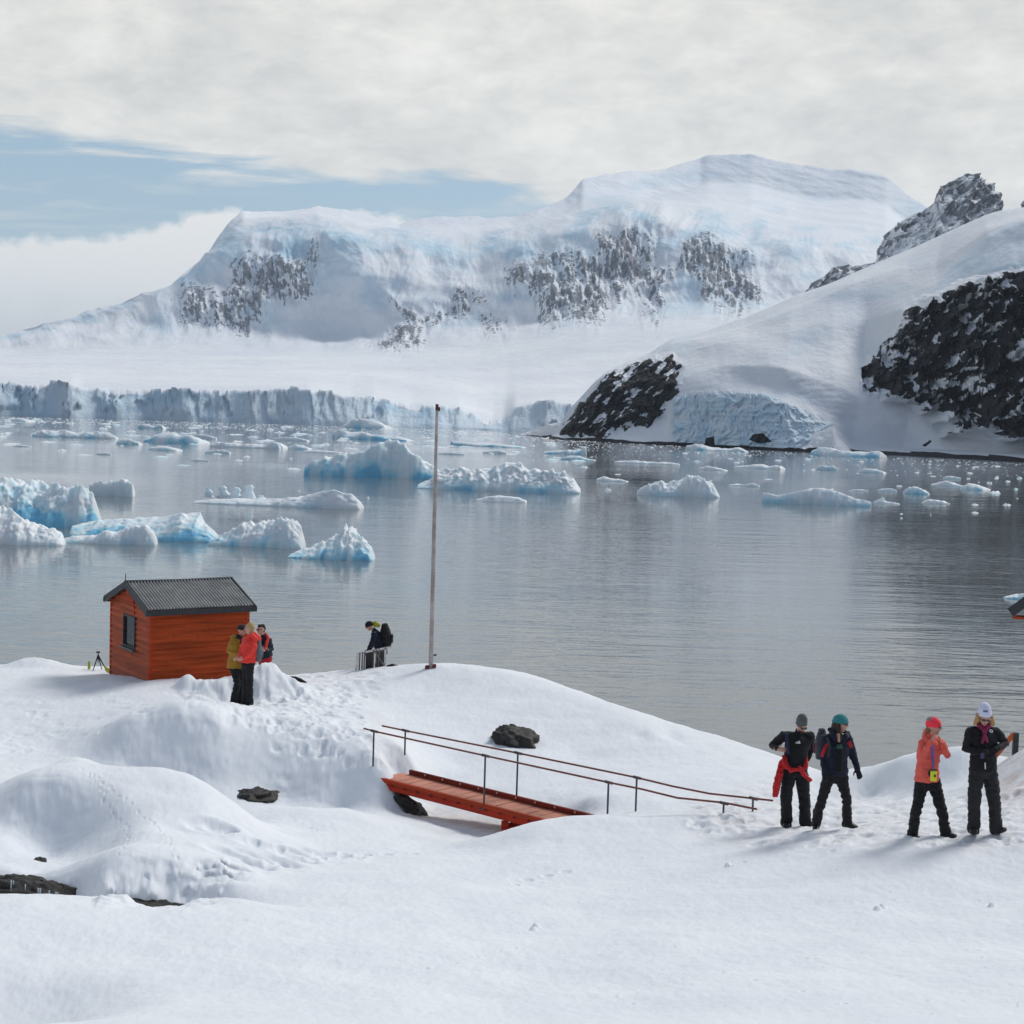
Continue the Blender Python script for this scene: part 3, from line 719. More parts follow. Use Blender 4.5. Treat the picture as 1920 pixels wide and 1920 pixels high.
# ---- rocky peak behind the right hillside
t2 = np.linspace(float(te(1480, 700)[0]), float(te(2100, 700)[0]), 460)
sk2 = [(1480,580),(1508,548),(1522,530),(1540,520),(1556,505),(1572,497),(1600,500),(1638,494),(1643,468),(1660,440),(1682,418),(1700,408),(1722,400),(1740,388),(1748,378),(1758,352),(1775,345),(1790,336),(1800,332),(1815,325),(1828,330),(1840,338),(1860,348),(1868,362),(1874,380),(1876,402),(1890,420),(1903,400),(1912,382),(1922,374),(1960,365),(2100,430)]
lo2 = [(a, 640) for a, b in sk2]
bk2 = [(a, b+60) for a, b in sk2]
E2, D2_ = layered(t2, [(pl(lo2), dl([(1480,1350),(2100,1350)])), (pl(sk2), dl([(1480,1500),(2100,1560)])), (pl(bk2), dl([(1480,1650),(2100,1720)]))], [220, 20], 3)
T2 = np.broadcast_to(t2[:, None], E2.shape); X2 = T2*D2_; Y2 = D2_.copy(); Z2 = H+E2*D2_
g2 = ridged(T2*55+E2*30, E2*60-T2*30, 1., o=6, g=.6); s2 = fbm(T2*240+E2*90, E2*240-T2*140, 3., o=4)
Y2 -= 30*(g2-.3); Z2 += 2*fbm(T2*120, 1., 0, o=4)*sstep(150, 220, np.arange(E2.shape[1])[None, :])
snowp = np.maximum(poly_sd(T2, E2, tep([(1640,495),(1690,440),(1745,385),(1765,388),(1810,425),(1700,500)])), poly_sd(T2, E2, tep([(1785,340),(1812,327),(1835,345),(1815,350)])))
rk2 = .46+.6*(g2-.35)+.75*s2+.5*fbm((T2-E2)*160, (T2+E2)*50, 4.2, o=3)-.5*sstep(-4/F, 10/F, snowp)
pk = link('rocky_peak', grid_mesh('rocky_peak', X2, Y2, Z2, {'rock': rk2, 'ice': np.zeros_like(rk2)}), mFar)
tag(pk, 'jagged rocky peak dusted with snow behind the hillside', kind='structure')

# ---- right hillside
t3 = np.linspace(float(te(1015, 700)[0]), float(te(2500, 700)[0]), 1100)
wl = [(1015,823),(1040,823),(1130,828),(1250,834),(1330,838),(1470,845),(1600,850),(1700,855),(1920,867),(2500,900)]
def dwl(pts_):
    a = [te(*p) for p in pts_]; t_ = np.array([float(q[0]) for q in a]); d_ = np.array([-H/float(q[1]) for q in a])
    return lambda t: np.interp(t, t_, d_)
D0 = dwl(wl)
sk3 = [(1015,822),(1040,812),(1052,790),(1062,768),(1085,745),(1115,712),(1140,692),(1180,672),(1220,655),(1240,642),(1262,630),(1330,612),(1400,590),(1450,570),(1500,549),(1560,526),(1640,492),(1700,468),(1750,446),(1800,424),(1850,405),(1880,396),(1920,389),(2500,250)]
c3 = [(1015,823),(1045,818),(1130,806),(1200,800),(1250,790),(1262,752),(1300,742),(1360,738),(1430,742),(1490,765),(1560,800),(1600,828),(1700,840),(1920,850),(2500,880)]
m3a = [(1015,822),(1045,816),(1130,770),(1200,745),(1260,715),(1300,705),(1360,690),(1440,690),(1500,700),(1560,720),(1600,740),(1640,748),(1720,775),(1770,818),(1850,826),(1920,822),(2500,840)]
m3b = [(1015,822),(1045,814),(1130,730),(1200,700),(1260,668),(1330,650),(1400,640),(1480,620),(1560,600),(1620,600),(1700,575),(1760,545),(1850,512),(1920,500),(2500,480)]
m3c = [(1015,822),(1045,813),(1130,705),(1200,680),(1260,645),(1330,630),(1400,612),(1500,572),(1600,530),(1700,500),(1760,490),(1850,430),(1920,410),(2500,350)]
def dadd(pts_): 
    f_ = dl(pts_); return lambda t: D0(t)+f_(t)
def clampE(f, lo): return lambda t: np.minimum(f(t), lo(t)) if lo else f(t)
L3 = [(None, D0), (pl(c3), dadd([(1015,1),(1250,14),(1262,14),(1560,16),(1700,40),(2500,40)])), (pl(m3a), dadd([(1015,3),(1130,12),(1260,26),(1500,30),(1620,34),(1700,44),(2500,50)])),
      (pl(m3b), dadd([(1015,5),(1130,20),(1260,46),(1500,66),(1620,72),(1700,60),(2500,70)])), (pl(m3c), dadd([(1015,7),(1130,26),(1260,60),(1500,92),(1700,105),(1900,95),(2500,100)])),
      (pl(sk3), dadd([(1015,9),(1130,36),(1260,85),(1500,135),(1700,160),(1900,150),(2500,160)])), (pl([(a, b+45) for a, b in sk3]), dadd([(1015,40),(1130,100),(1500,260),(2500,320)]))]
E3, D3_ = layered(t3, L3, [70, 90, 150, 60, 40, 14], 9)
E3[:, 5:] = relax2(E3[:, 5:].copy(), 16); D3_[:, 5:] = relax2(D3_[:, 5:].copy(), 16)
T3 = np.broadcast_to(t3[:, None], E3.shape); X3 = T3*D3_; Y3 = D3_.copy(); Z3 = H+E3*D3_
RKR = [(1930,500),(1905,505),(1840,515),(1790,528),(1750,548),(1720,560),(1690,580),(1668,622),(1640,660),(1612,688),(1608,725),(1640,745),(1700,750),(1722,772),(1752,760),(1745,795),(1772,782),(1764,816),(1800,808),(1830,800),(1862,826),(1930,818),(2300,830),(2300,420),(2000,450)]
NOTCH = [(1915,590),(1935,580),(1935,680),(1900,672),(1850,690),(1840,680),(1880,640)]
RKL = [(1262,665),(1228,664),(1180,678),(1135,698),(1090,750),(1060,785),(1038,815),(1060,822),(1130,824),(1160,812),(1195,805),(1225,800),(1245,775),(1275,740),(1282,690)]
sr = poly_sd(T3, E3, tep(RKR)); sl_ = poly_sd(T3, E3, tep(RKL)); sn = poly_sd(T3, E3, tep(NOTCH))
g3 = ridged(T3*60+E3*25, E3*55-T3*25, 2., o=5, g=.52)
g3b = ridged(T3*17+E3*10, E3*16, 5., o=4, g=.5)
st3 = fbm(T3*200+E3*140, E3*260-T3*180, 3., o=5, g=.6)
stv = fbm(T3*300, E3*60, 3., o=4, g=.6)
inR = sstep(-5/F, 9/F, sr+6/F*fbm(T3*120, E3*120, 0., o=4)); inL = sstep(-6/F, 14/F, sl_+5/F*fbm(T3*90, E3*90, 0., o=3))
lo = fbm(T3*34+E3*22, E3*60-T3*30, 7.7, o=3)
diag = fbm((T3-.9*E3)*190, (T3+E3)*55, 2.2, o=4, g=.55)
rock3 = inR*(.985+.30*(g3-.5)+.18*st3+.10*stv+.85*np.minimum(lo, .1)+.85*np.minimum(diag, .12))-.45*sstep(0, 14/F, sn)+inL*(.98+.35*(g3-.4)+.22*st3+.95*diag+.25*lo)
small = [(1318,838),(1324,822),(1338,818),(1340,838)], [(1404,824),(1412,814),(1430,812),(1446,828),(1424,832)], [(1728,835),(1742,825),(1745,828),(1734,838)]  # dark shore patches; the middle one paints a cave mouth's shade in rock colour
for s_ in small: rock3 = np.maximum(rock3, sstep(-2/F, 2/F, poly_sd(T3, E3, tep(s_)))*1.2)
amp3 = inR*(22.0*(g3b-.3)+16*(g3-.3)+2.2*stv+6.0)+inL*(6*(g3-.3)+1.3*st3)
rowi = np.arange(E3.shape[1])[None, :]
def smooth1_2(a):
    a = a.copy(); a[1:-1] = (a[:-2]+a[1:-1]+a[2:])/3; a[:, 1:-1] = (a[:, :-2]+a[:, 1:-1]+a[:, 2:])/3; return a
snowd = sstep(60, 110, rowi)*(1-inR)*(1-inL)
Y3 = Y3-amp3
Z3 = Z3+inR*1.2*st3+snowd*(1.2*fbm(X3*.02, Y3*.012, 1., o=3))
Y3 = Y3-snowd*sstep(0, 60, np.arange(len(t3)))[:, None]*(7*fbm(T3*11+E3*8, E3*20, 1.7, o=2)+.6*fbm(T3*40, E3*90, 4.7, o=3))
nzs = nz_of(X3, Y3, Z3)
for _ in range(5): nzs = smooth1_2(nzs)
rock3 = rock3-(inR*.8+inL*.25)*sstep(.45, .75, nzs)
icz = poly_sd(T3, E3, tep([(1258,745),(1300,738),(1370,735),(1440,740),(1500,765),(1560,795),(1568,815),(1500,838),(1450,842),(1330,838),(1262,834),(1256,790)]))
inI = sstep(-6/F, 8/F, icz)
icf = ridged(T3*130+1.2*fbm(T3*60, E3*60, 0., o=2)*.5, E3*90, 8., o=5, g=.6)
Y3 = Y3-inI*(3.6*(icf-.35))
hang = sstep(-3/F, 6/F, poly_sd(T3, E3, tep([(1780,500),(1850,440),(1930,405),(2100,380),(2100,470),(1930,500),(1900,504),(1800,520),(1745,548)])))
Y3 = Y3-hang*5*(.5+.5*fbm(T3*40, E3*40, 0., o=3))
ice3 = np.clip(inI*(.55+.9*(icf-.3))+hang*.4+.25*snowd*sstep(.2, .6, fbm(T3*25, E3*60, 4., o=3)), 0, 1)
# the dark wave-washed foot of the shore
zf = .9+.8*fbm(X3*.08, 3., 0., o=3)
rock3 = np.maximum(rock3, np.where((Z3 < zf) & (T3 > float(te(1030, 820)[0])), 1.1, 0))
Z3[:, 0] = -1.0
hl = link('hillside', grid_mesh('hillside', X3, Y3, Z3, {'rock': rock3, 'ice': ice3}), mHill)
tag(hl, 'steep snowy hillside with black rock cliffs along the far shore', kind='structure')

# ---- snow tongue and little snow cape by the water
def cape(name, label, px0, px1, wy0, wy1, prof, depth, mat, back_=0):
    n = 90; u = np.linspace(0, 1, n); v = np.linspace(0, 1, 40)
    U, V = np.meshgrid(u, v, indexing='ij')
    px = px0+(px1-px0)*U; py = wy0+(wy1-wy0)*U
    t_, e_ = te(px, py); D = -H/e_-back_
    pr = np.interp(U, [p[0] for p in prof], [p[1] for p in prof])*D/F
    Dn = D-2+depth*V
    Zv = pr*np.sin(np.clip(V*1.5, 0, 1)*math.pi/2)*(1-sstep(.75, 1, V)*.3)+.35*fbm(px*.05, V*4, 0., o=3)*np.minimum(pr, 1.5)-.3*(V < .02)
    Zv[:, 0] = -.5; Zv[0] = -.5; Zv[-1] = -.5
    rk = np.where((V < .09), .9, 0.)
    o = link(name, grid_mesh(name, t_*Dn, Dn, Zv, {'rock': rk, 'ice': np.zeros_like(rk)}), mat)
    tag(o, label, kind='structure'); return o
cape('snow_cape', 'bright pointed snow cape at the foot of the hillside', 1462, 1600, 844, 851, [(0, 0), (.2, 14), (.45, 30), (.66, 46), (.72, 50), (.78, 30), (.9, 14), (1, 0)], 16, mHill)
cape('snow_spit', 'low rounded snow spit where the glacier meets the hillside', 975, 1060, 815, 823, [(0, 0), (.3, 10), (.6, 22), (.85, 30), (1, 30)], 20, mHill)

tick('c')
# ------------------------------------------------------------------ ice afloat
def iceberg(name, label, px0, px1, wy0, wy1, prof, depth=.6, back_=.5, rough=.3, mat=mIce, group=None, cat='iceberg', blue=.25, front=.28, fs=1.0, res=None, seed=0, undercut=0.0, flat=False, ang=0.0):
    """prof: [(u, height in photo px)] across the berg; wy*: waterline pixel at the near side.
       The body is built in metres: width from the span, real depth, rounded plan, steep near face and sloping back."""
    rough = rough*.78
    a = PW(px0, wy0); b = PW(px1, wy1); wid = (b-a).length
    dist = (a.y+b.y)/2; s = dist/F
    dep = wid*depth
    n = res or int(min(190, max(20, (px1-px0)*.55))); m = max(14, int(n*.5))
    u = np.linspace(0, 1, n); v = np.linspace(0, 1, m)
    U, V = np.meshgrid(u, v, indexing='ij')
    hp = np.interp(U, [p[0] for p in prof], [p[1] for p in prof])*s*(1+.22*rough*fbm(U*9+seed, V*3+seed, 6.1, o=4))
    # plan outline: the near side bows towards us, ends taper
    end = np.sqrt(np.clip(1-(2*U-1)**2, 0, 1))**.6
    jag = fbm(U*6+seed, seed*1.7, 0., o=4)
    y0 = -dep*.12*end*(1+.8*jag); y1 = dep*(.9*end+.02)*(1+.3*fbm(U*5, seed+4., 0., o=3))
    Y = y0+(y1-y0)*V
    X = (U-.5)*wid
    # cross-section: rises over `front`, holds, falls to the back
    fr = front*(1+.8*fbm(U*4+seed*2, seed*.7, 3.1, o=3)); fr = np.clip(fr, front*.35, .6)
    if flat: cs = sstep(0, front, V)*(1-sstep(.8, 1, V))
    else:
        cs = np.clip(V/fr, 0, 1)**.6*(1-.75*np.clip((V-fr)/(1-fr), 0, 1)**1.3)*(1-sstep(.93, 1, V))
    Z = hp*cs
    sc = 1.0/max(wid*.09, .25)
    r = ridged(X*sc*.8+seed*3, Y*sc*.8, seed*1.1, o=4, g=.42)-.5
    r2 = fbm(X*sc*2.2+seed, Y*sc*2.2, 2., o=3)
    edge = np.minimum(np.minimum(V, 1-V)*8, 1)*np.minimum(np.minimum(U, 1-U)*12, 1)
    hm = max(p[1] for p in prof)*s
    Z = Z+edge*rough*(r*.55*hm*.8+r2*.10*hm)*np.clip(Z/(hm*.5+1e-6), .1, 1)
    Yd = Y+edge*rough*fbm(X*sc*1.2, V*3, seed+9., o=3)*wid*.02
    fw = np.clip(1-V/(fr*1.3), 0, 1)**.5*edge
    Yd = Yd+fw*wid*(.018+.03*rough)*(ridged(X*sc*1.6+seed, Z*sc*2.6, seed+2., o=4, g=.55)-.5)
    if undercut: Yd = Yd+undercut*dep*np.clip(1-Z/(hm*.6), 0, 1)*(V < front)*edge
    Z = np.where((V <= 0.0001) | (V >= .9999) | (U <= .0001) | (U >= .9999), -.35*max(.4, min(1.5, hm)), Z)
    hp_n = 0
    steep = np.clip(1-V/fr, 0, 1)**.8
    low = np.clip(1-Z/(hm*.55+1e-6), 0, 1)
    bl = np.clip(blue*1.1*(.25+1.4*steep*(.35+.8*low)*(.7+1.1*fbm(U*5+seed, V*6, 5.5, o=3)))+.28*blue*r2, 0, 1.2)
    c0 = (a+b)/2
    dirx = (b-a).normalized(); ang_ = math.atan2(dirx.y, dirx.x)*.6+ang
    me = grid_mesh(name, X, Yd, Z, {'blue': bl})
    o = link(name, me, mat, loc=(c0.x, c0.y, 0), smooth=(rough < .3)); o.rotation_euler = (0, 0, ang_)
    tag(o, label, cat, group); return o
def Hs(*v): return [(i/(len(v)-1), x) for i, x in enumerate(v)]
iceberg('iceberg', 'largest iceberg at the left edge, snow topped with a deep blue hollow', -130, 188, 984, 988, [(0, 60), (.35, 80), (.5, 86), (.6, 78), (.7, 80), (.8, 70), (.88, 73), (.95, 60), (.985, 30), (1, 0)], .6, rough=.45, blue=.8, front=.42, seed=1, undercut=.05)
iceberg('iceberg', 'blocky pale iceberg tucked behind the largest one on the left', 166, 249, 929, 932, [(0, 18), (.2, 26), (.5, 28), (.75, 34), (.9, 28), (1, 24)], .5, rough=.5, blue=.3, front=.12, seed=2)
iceberg('iceberg', 'white sloping snow tongue of ice in front of the largest iceberg', -90, 121, 1019, 1022, [(0, 60), (.35, 68), (.5, 60), (.62, 44), (.75, 34), (.88, 28), (.95, 22), (1, 4)], .5, rough=.35, blue=.14, front=.5, seed=3)
iceberg('iceberg', 'low white floe with two humps and a thin turquoise rim', 118, 292, 1017, 1022, [(0, 8), (.12, 12), (.35, 14), (.45, 24), (.55, 22), (.75, 34), (.88, 38), (.96, 26), (1, 6)], .5, rough=.4, blue=.28, front=.2, seed=4, cat='ice floe')
iceberg('iceberg', 'turquoise wedge iceberg with a smooth curved wall, between floe and snowy bergs', 132, 402, 1006, 1018, [(0, 20), (.2, 34), (.45, 38), (.6, 42), (.72, 50), (.83, 52), (.86, 36), (.93, 24), (1, 10)], .4, rough=.2, blue=.8, front=.5, seed=5)
iceberg('iceberg', 'rough snowy iceberg leaning to a notched peak, behind the nearest one', 393, 562, 1020, 1030, [(0, 8), (.15, 22), (.35, 42), (.55, 46), (.75, 54), (.83, 56), (.93, 44), (1, 8)], .5, rough=.6, blue=.45, front=.5, seed=6)
iceberg('iceberg', 'nearest iceberg, a rough pale blue cone above the orange hut', 540, 699, 1045, 1052, [(0, 4), (.2, 18), (.4, 30), (.55, 44), (.62, 60), (.7, 56), (.85, 38), (.95, 24), (1, 3)], .6, rough=.65, blue=.6, front=.5, seed=7)
# pinnacled berg: floe with four teeth as parts
pb = iceberg('iceberg', 'long low iceberg with a row of small pinnacles and a white hump', 366, 673, 942, 956, [(0, 3), (.08, 7), (.3, 11), (.5, 13), (.65, 20), (.75, 30), (.85, 34), (.93, 28), (.98, 16), (1, 2)], .3, rough=.35, blue=.22, front=.25, seed=8)
def tooth(px, wy, w, h, seed):
    c0 = PW(px, wy); s = c0.y/F; mb = MB()
    k = 6; pts_ = []; rad = []
    for i in range(k):
        f_ = i/(k-1); pts_.append((0.25*math.sin(seed+f_*3)*w*s*.3, 0, f_*h*s)); rad.append((w*s*.58*(1-.62*f_+.16*math.sin(seed*3+i*2)), w*s*.4*(1-.55*f_)))
    mb.tube(pts_, rad, n=9, side=(1, 0, 0), caps=False)
    me = mb.mesh('pinnacle'); at = me.attributes.new('blue', 'FLOAT', 'POINT'); at.data.foreach_set('value', np.full(len(me.vertices), .33, np.float32))
    o = link('pinnacle', me, mIce, smooth=False)
    o.parent = pb; w_ = Vector((c0.x, c0.y+1.2, .3)); o.matrix_parent_inverse = Matrix.Identity(4)
    bpy.context.view_layer.update(); o.location = Matrix.Rotation(-pb.rotation_euler.z, 3, 'Z') @ (w_-pb.location)
for a_ in ((387, 938, 18, 17, 1), (415, 939, 25, 22, 2), (440, 941, 24, 21, 4), (462, 942, 26, 27, 6), (487, 945, 16, 10, 8)): tooth(*a_)
iceberg('iceberg', 'tall sloping iceberg with a blue undercut flank left of the flagpole', 572, 826, 890, 900, [(0, 14), (.04, 24), (.15, 36), (.3, 42), (.42, 46), (.52, 58), (.6, 70), (.66, 72), (.74, 58), (.85, 36), (.95, 20), (1, 12)], .45, rough=.3, blue=.7, front=.2, seed=9)
iceberg('iceberg', 'broad rubbly iceberg right of the flagpole, many small snowy blocks on it', 782, 1089, 915, 926, [(0, 6), (.06, 14), (.12, 28), (.2, 38), (.3, 34), (.42, 38), (.52, 46), (.62, 46), (.75, 38), (.88, 36), (.95, 26), (1, 6)], .4, rough=.8, blue=.42, front=.3, seed=10)
iceberg('iceberg', 'thin flat white floe just right of the flagpole', 893, 984, 938, 943, Hs(2, 7, 10, 9, 8, 3), .35, rough=.2, blue=.12, front=.3, seed=11, flat=True, cat='ice floe')
iceberg('iceberg', 'crumbly white iceberg with twin rises in the middle of the right half', 1194, 1349, 927, 934, [(0, 6), (.1, 16), (.25, 24), (.35, 22), (.5, 28), (.65, 38), (.8, 32), (.88, 30), (.95, 14), (1, 2)], .5, rough=.75, blue=.3, front=.25, seed=12)
iceberg('iceberg', 'smooth dome shaped floe with a teal waterline, at right', 1429, 1634, 941, 951, [(0, 18), (.06, 18), (.15, 14), (.3, 22), (.45, 30), (.55, 31), (.7, 25), (.85, 14), (.97, 10), (1, 8)], .45, rough=.08, blue=.42, front=.12, seed=13, cat='ice floe')
mids = [(-20,72,776,779,Hs(10,12,10,6),'long white shelf of drift ice at the far left below the glacier',.3,.2),
 (10,38,789,791,Hs(2,6,7,2),'small grey blue lump of ice at the far left below the glacier',.5,.5),
 (396,522,837,842,[(0,6),(.1,9),(.5,7),(.75,8),(.88,13),(.97,10),(1,2)],'long narrow floe with a knob at its right end',.3,.12),
 (60,218,818,823,Hs(6,13,11,14,9,10,13,12,3),'long uneven pale floe in the left distance',.3,.4),
 (220,258,832,834,Hs(2,12,8,3),'small blue white chunk beside the long uneven floe',.5,.5),
 (284,356,828,833,Hs(4,15,20,14,16,4),'pale blue rounded iceberg among the far floes',.5,.65),
 (356,404,822,824,Hs(5,9,8,2),'flat faded floe touching the pale blue rounded iceberg',.3,.3),
 (262,300,803,805,Hs(7,9,8,5,9,7),'flat blue block of ice close to the glacier front',.4,.55),
 (288,320,843,846,Hs(3,9,7,2),'little ridge of ice below the pale blue rounded iceberg',.5,.4),
 (384,430,849,851,Hs(2,5,8,3),'thin dark edged floe near the long narrow floe',.3,.3),
 (178,210,852,853,Hs(1,4,4,1),'thin sliver of ice alone in calm water on the left',.3,.2),
 (22,60,837,838,Hs(1,4,3,1),'dark edged sliver of ice near the left border',.3,.3),
 (355,394,864,865,Hs(1,4,4,2),'flat grey sliver of ice below the long narrow floe',.3,.2),
 (500,523,839,841,Hs(4,12,10,2),'small round blue ice lump at the end of the long narrow floe',.6,.5),
 (638,750,821,827,[(0,10),(.1,16),(.2,12),(.35,14),(.5,9),(.8,8),(1,2)],'dark blue grey iceberg with a pointed left end behind the tall one',.4,.8),
 (655,705,802,805,Hs(4,16,20,14,6),'faded blue lump of ice in front of the glacier wall',.5,.6),
 (517,568,825,828,Hs(3,7,7,3),'flat floe in the distance between hut side and flagpole',.3,.3),
 (546,570,841,843,Hs(2,9,6,2),'tiny blue peaked floe left of the tall sloping iceberg',.5,.5),
 (576,640,847,851,Hs(2,4,4,3,2),'thin grey floe just above the tall sloping iceberg',.3,.3),
 (858,966,834,840,Hs(9,6,5,6,4,1),'long blue floe in the distance right of the pole top',.3,.6),
 (905,950,849,851,Hs(2,5,6,2),'small flat floe under the long blue floe',.3,.3),
 (822,872,851,853,Hs(2,4,4,2),'thin flat floe immediately right of the flagpole',.3,.3),
 (1018,1100,850,853,[(0,3),(.3,6),(.6,8),(.85,8),(.93,16),(1,10)],'blue floe with an upright right end near the dark shore',.35,.5),
 (1052,1114,861,864,Hs(1,7,8,3,1),'pale turquoise flat floe under the one with an upright end',.4,.7),
 (1150,1276,868,872,Hs(3,5,6,5,4,5,2),'very long thin white floe off the rocky shore',.2,.12),
 (1312,1356,880,883,Hs(1,8,5,1),'low white pointed floe right of the long thin one',.4,.15),
 (1390,1448,876,881,[(0,2),(.3,5),(.55,9),(.7,4),(.85,8),(1,7)],'white floe with a square lump on its right end',.4,.3),
 (1295,1388,843,848,[(0,8),(.2,12),(.4,6),(.7,5),(.85,9),(1,2)],'pair of pale blue lumps under the ice cliff',.4,.45),
 (1543,1624,853,859,[(0,6),(.12,16),(.3,15),(.45,10),(.8,11),(.95,12),(1,10)],'blocky light blue floe at the foot of the snow cape',.4,.6),
 (1694,1740,925,928,Hs(3,13,14,10,2),'rounded turquoise growler among white scraps on the right',.6,.8),
 (1638,1686,943,946,Hs(2,8,4,3,1),'low white floe right of the dome shaped floe',.4,.15),
 (1727,1782,943,946,Hs(1,8,7,6,1),'low white floe with a raised middle, right of the turquoise growler',.4,.15),
 (1613,1650,885,888,Hs(1,8,7,2),'pale blue floe shaped like a low mound near the right shore',.4,.5),
 (1750,1803,909,913,Hs(1,5,10,7,3,1),'ragged white floe in the dark water at right',.4,.3),
 (1812,1830,917,920,Hs(3,12,9,3),'small upright pale blue chunk in the dark water at right',.7,.5),
 (1768,1803,898,899,Hs(3,6,5,3),'flat white floe in the dark water above the ragged one',.3,.2),
 (1645,1682,921,923,Hs(3,6,7,3),'white floe scrap left of the turquoise growler',.3,.2),
 (1590,1628,920,922,Hs(1,3,4,2),'thin white sliver above the dome shaped floe',.3,.15),
 (1366,1424,910,913,Hs(1,4,3,7,2),'small white broken floe left of the dome shaped floe',.3,.2),
 (1118,1176,901,904,Hs(3,9,5,5,1),'small white serrated floe right of the broad rubbly iceberg',.4,.2),
 (1532,1570,880,882,Hs(6,9,7,8,2),'faint bluish flat floe below the snow cape',.3,.5),
 (1882,1960,1122,1126,Hs(3,9,12,10),'white topped growler with a green glow beside the dark roof corner',.5,.5)]
for i, (a_, b_, w0, w1, pr, lb, dp, blu) in enumerate(mids):
    iceberg('ice_floe', lb, a_, b_, w0, w1, pr, dp, rough=.4, blue=blu, front=.25, seed=20+i*1.37, cat='ice floe', group='floes and growlers drifting in the bay')
# small scraps: individuals that nothing tells apart
protos = []
for i in range(7):
    n = 18; u = np.linspace(-1, 1, n); U, V = np.meshgrid(u, u, indexing='ij'); r_ = np.sqrt(U*U+V*V)
    Z = (1-sstep(.35, 1, r_*(1+.3*fbm(U*2+i*5, V*2, 0., o=2))))*(.55+.9*fbm(U*2.2+i*3, V*2.2, 2., o=3))
    Z = np.where(np.maximum(abs(U), abs(V)) > .95, -.4, Z)
    protos.append(grid_mesh('ice_scrap', U, V, Z, {'blue': np.clip(.15+.12*i*np.clip(1-Z*2, 0, 1), 0, 1)}))
    protos[-1].materials.append(mIce); protos[-1].polygons.foreach_set('use_smooth', np.ones(len(protos[-1].polygons), bool))
ri = random.Random(3)
def scrap(px, py, w, h):
    p = PW(px, py); s = p.y/F
    o = bpy.data.objects.new('ice_scrap', ri.choice(protos)); C.objects.link(o); o.location = p
    o.scale = (w*s/2, w*s/2*ri.uniform(.5, .9)*1.4, h*s); o.rotation_euler = (0, 0, ri.uniform(-.4, .4))
    tag(o, 'tiny scrap of white ice afloat in the bay', 'ice scrap', 'scraps of ice scattered over the bay')
def shore_y(px): return float(np.interp(px, [0, 600, 900, 1040, 1470, 1700, 1920], [780, 797, 806, 822, 846, 857, 868]))
cnt = 0
while cnt < 200:
    px = ri.uniform(-20, 1940); sy = shore_y(px); py = sy+4+abs(ri.gauss(0, 1))*(34 if px < 1050 else 40)
    if py > 1000: continue
    w = ri.uniform(6, 34)*(1 if py-sy > 15 else .8); h = ri.uniform(1.5, 5)
    if px > 1100 and (ri.random() < .45 or py-sy > 75): continue
    if px > 1100: w *= .5; h *= .7
    scrap(px, py, w, h*.65); cnt += 1
for px, py, w, h in ((1745,966,3,3),(1828,962,14,3),(1828,947,14,3),(1888,947,16,3),(1866,925,22,5),(1905,918,10,3),(1855,906,12,3),(1870,895,8,2),(1890,903,12,2),(1912,897,12,3),(560,922,7,4),(690,934,6,3),(1462,935,5,3),(1140,919,14,4),(1690,972,6,3),(1690,964,7,2),(1655,935,9,3)):
    scrap(px, py, w, h)
# brash ice: nobody could count it
vs_ = []; fs_ = []
for k_ in range(4600):
    px = ri.uniform(-60, 1980); sy = shore_y(px)
    if px > 1150 and ri.random() < .55: continue
    py = sy+1.5+ri.random()**2.2*(46 if px < 1100 else 34)
    if ri.random() < .35: py = sy+ri.uniform(2, 12)
    p = PW(px, py); s = p.y/F; w = s*ri.uniform(1.2, 6.5)/2; h = s*ri.uniform(.15, .7)
    b_ = len(vs_); m_ = 6; a0 = ri.random()*6
    for j in range(m_):
        a_ = a0+j*2*math.pi/m_; q = ri.uniform(.7, 1.2); vs_.append((p.x+w*q*math.cos(a_), p.y+w*1.3*q*math.sin(a_), -.02))
    vs_.append((p.x+ri.uniform(-.2, .2)*w, p.y, h))
    for j in range(m_): fs_.append((b_+j, b_+(j+1) % m_, b_+m_))
me = bpy.data.meshes.new('brash_ice'); me.from_pydata(vs_, [], fs_); me.update()
at = me.attributes.new('blue', 'FLOAT', 'POINT'); at.data.foreach_set('value', np.full(len(vs_), .12, np.float32))
o = link('brash_ice', me, mIce, smooth=False); tag(o, 'band of fine brash ice along the far shores', kind='stuff')

# ------------------------------------------------------------------ rocks
def rock(label, c, size, seed, rot=0, n=60, mat=mRock, name='rock'):
    u = np.linspace(0, 2*math.pi, n+1)[:-1]; v = np.linspace(.02, math.pi-.02, n//2)
    U, V = np.meshgrid(u, v, indexing='ij')
    x, y, z = np.sin(V)*np.cos(U), np.sin(V)*np.sin(U), np.cos(V)
    r_ = 1+.36*(ridged(x*1.3+seed, y*1.3, z*1.3, o=4, g=.5)-.5)+.16*fbm(x*2.2+seed, y*2.2, z*2.2, o=4)
    X, Y, Z = [np.concatenate([a*r_, (a*r_)[:1]], 0)*k_ for a, k_ in ((x, size[0]), (y, size[1]), (z, size[2]))]
    o = link(name, grid_mesh(name, X, Y, Z), mat, loc=c, smooth=False); o.rotation_euler = (0, rot, 0)
    return tag(o, label, 'rock')
def rr_at(label, px, py, D, sx, sy, sz, seed, rot=0, **k): return rock(label, P(px, py, D), (sx, sy, sz), seed, rot, **k)
q = hit(970, 1400); rock('black boulder poking out of the smooth snow dome behind the footbridge', (q.x, q.y+.35, q.z+.05), (.52, .5, .28), 3.1, .25)
q = hit(1000, 1396)
rr_at('jagged dark rock under the left end of the footbridge', 774, 1519, 29.9, .46, .34, .15, 7.7, .72)
rr_at('dark rock in the snow hollow left of the footbridge, under the overhang', 466, 1497, 29.95, .50, .4, .17, 2.2, -.12)
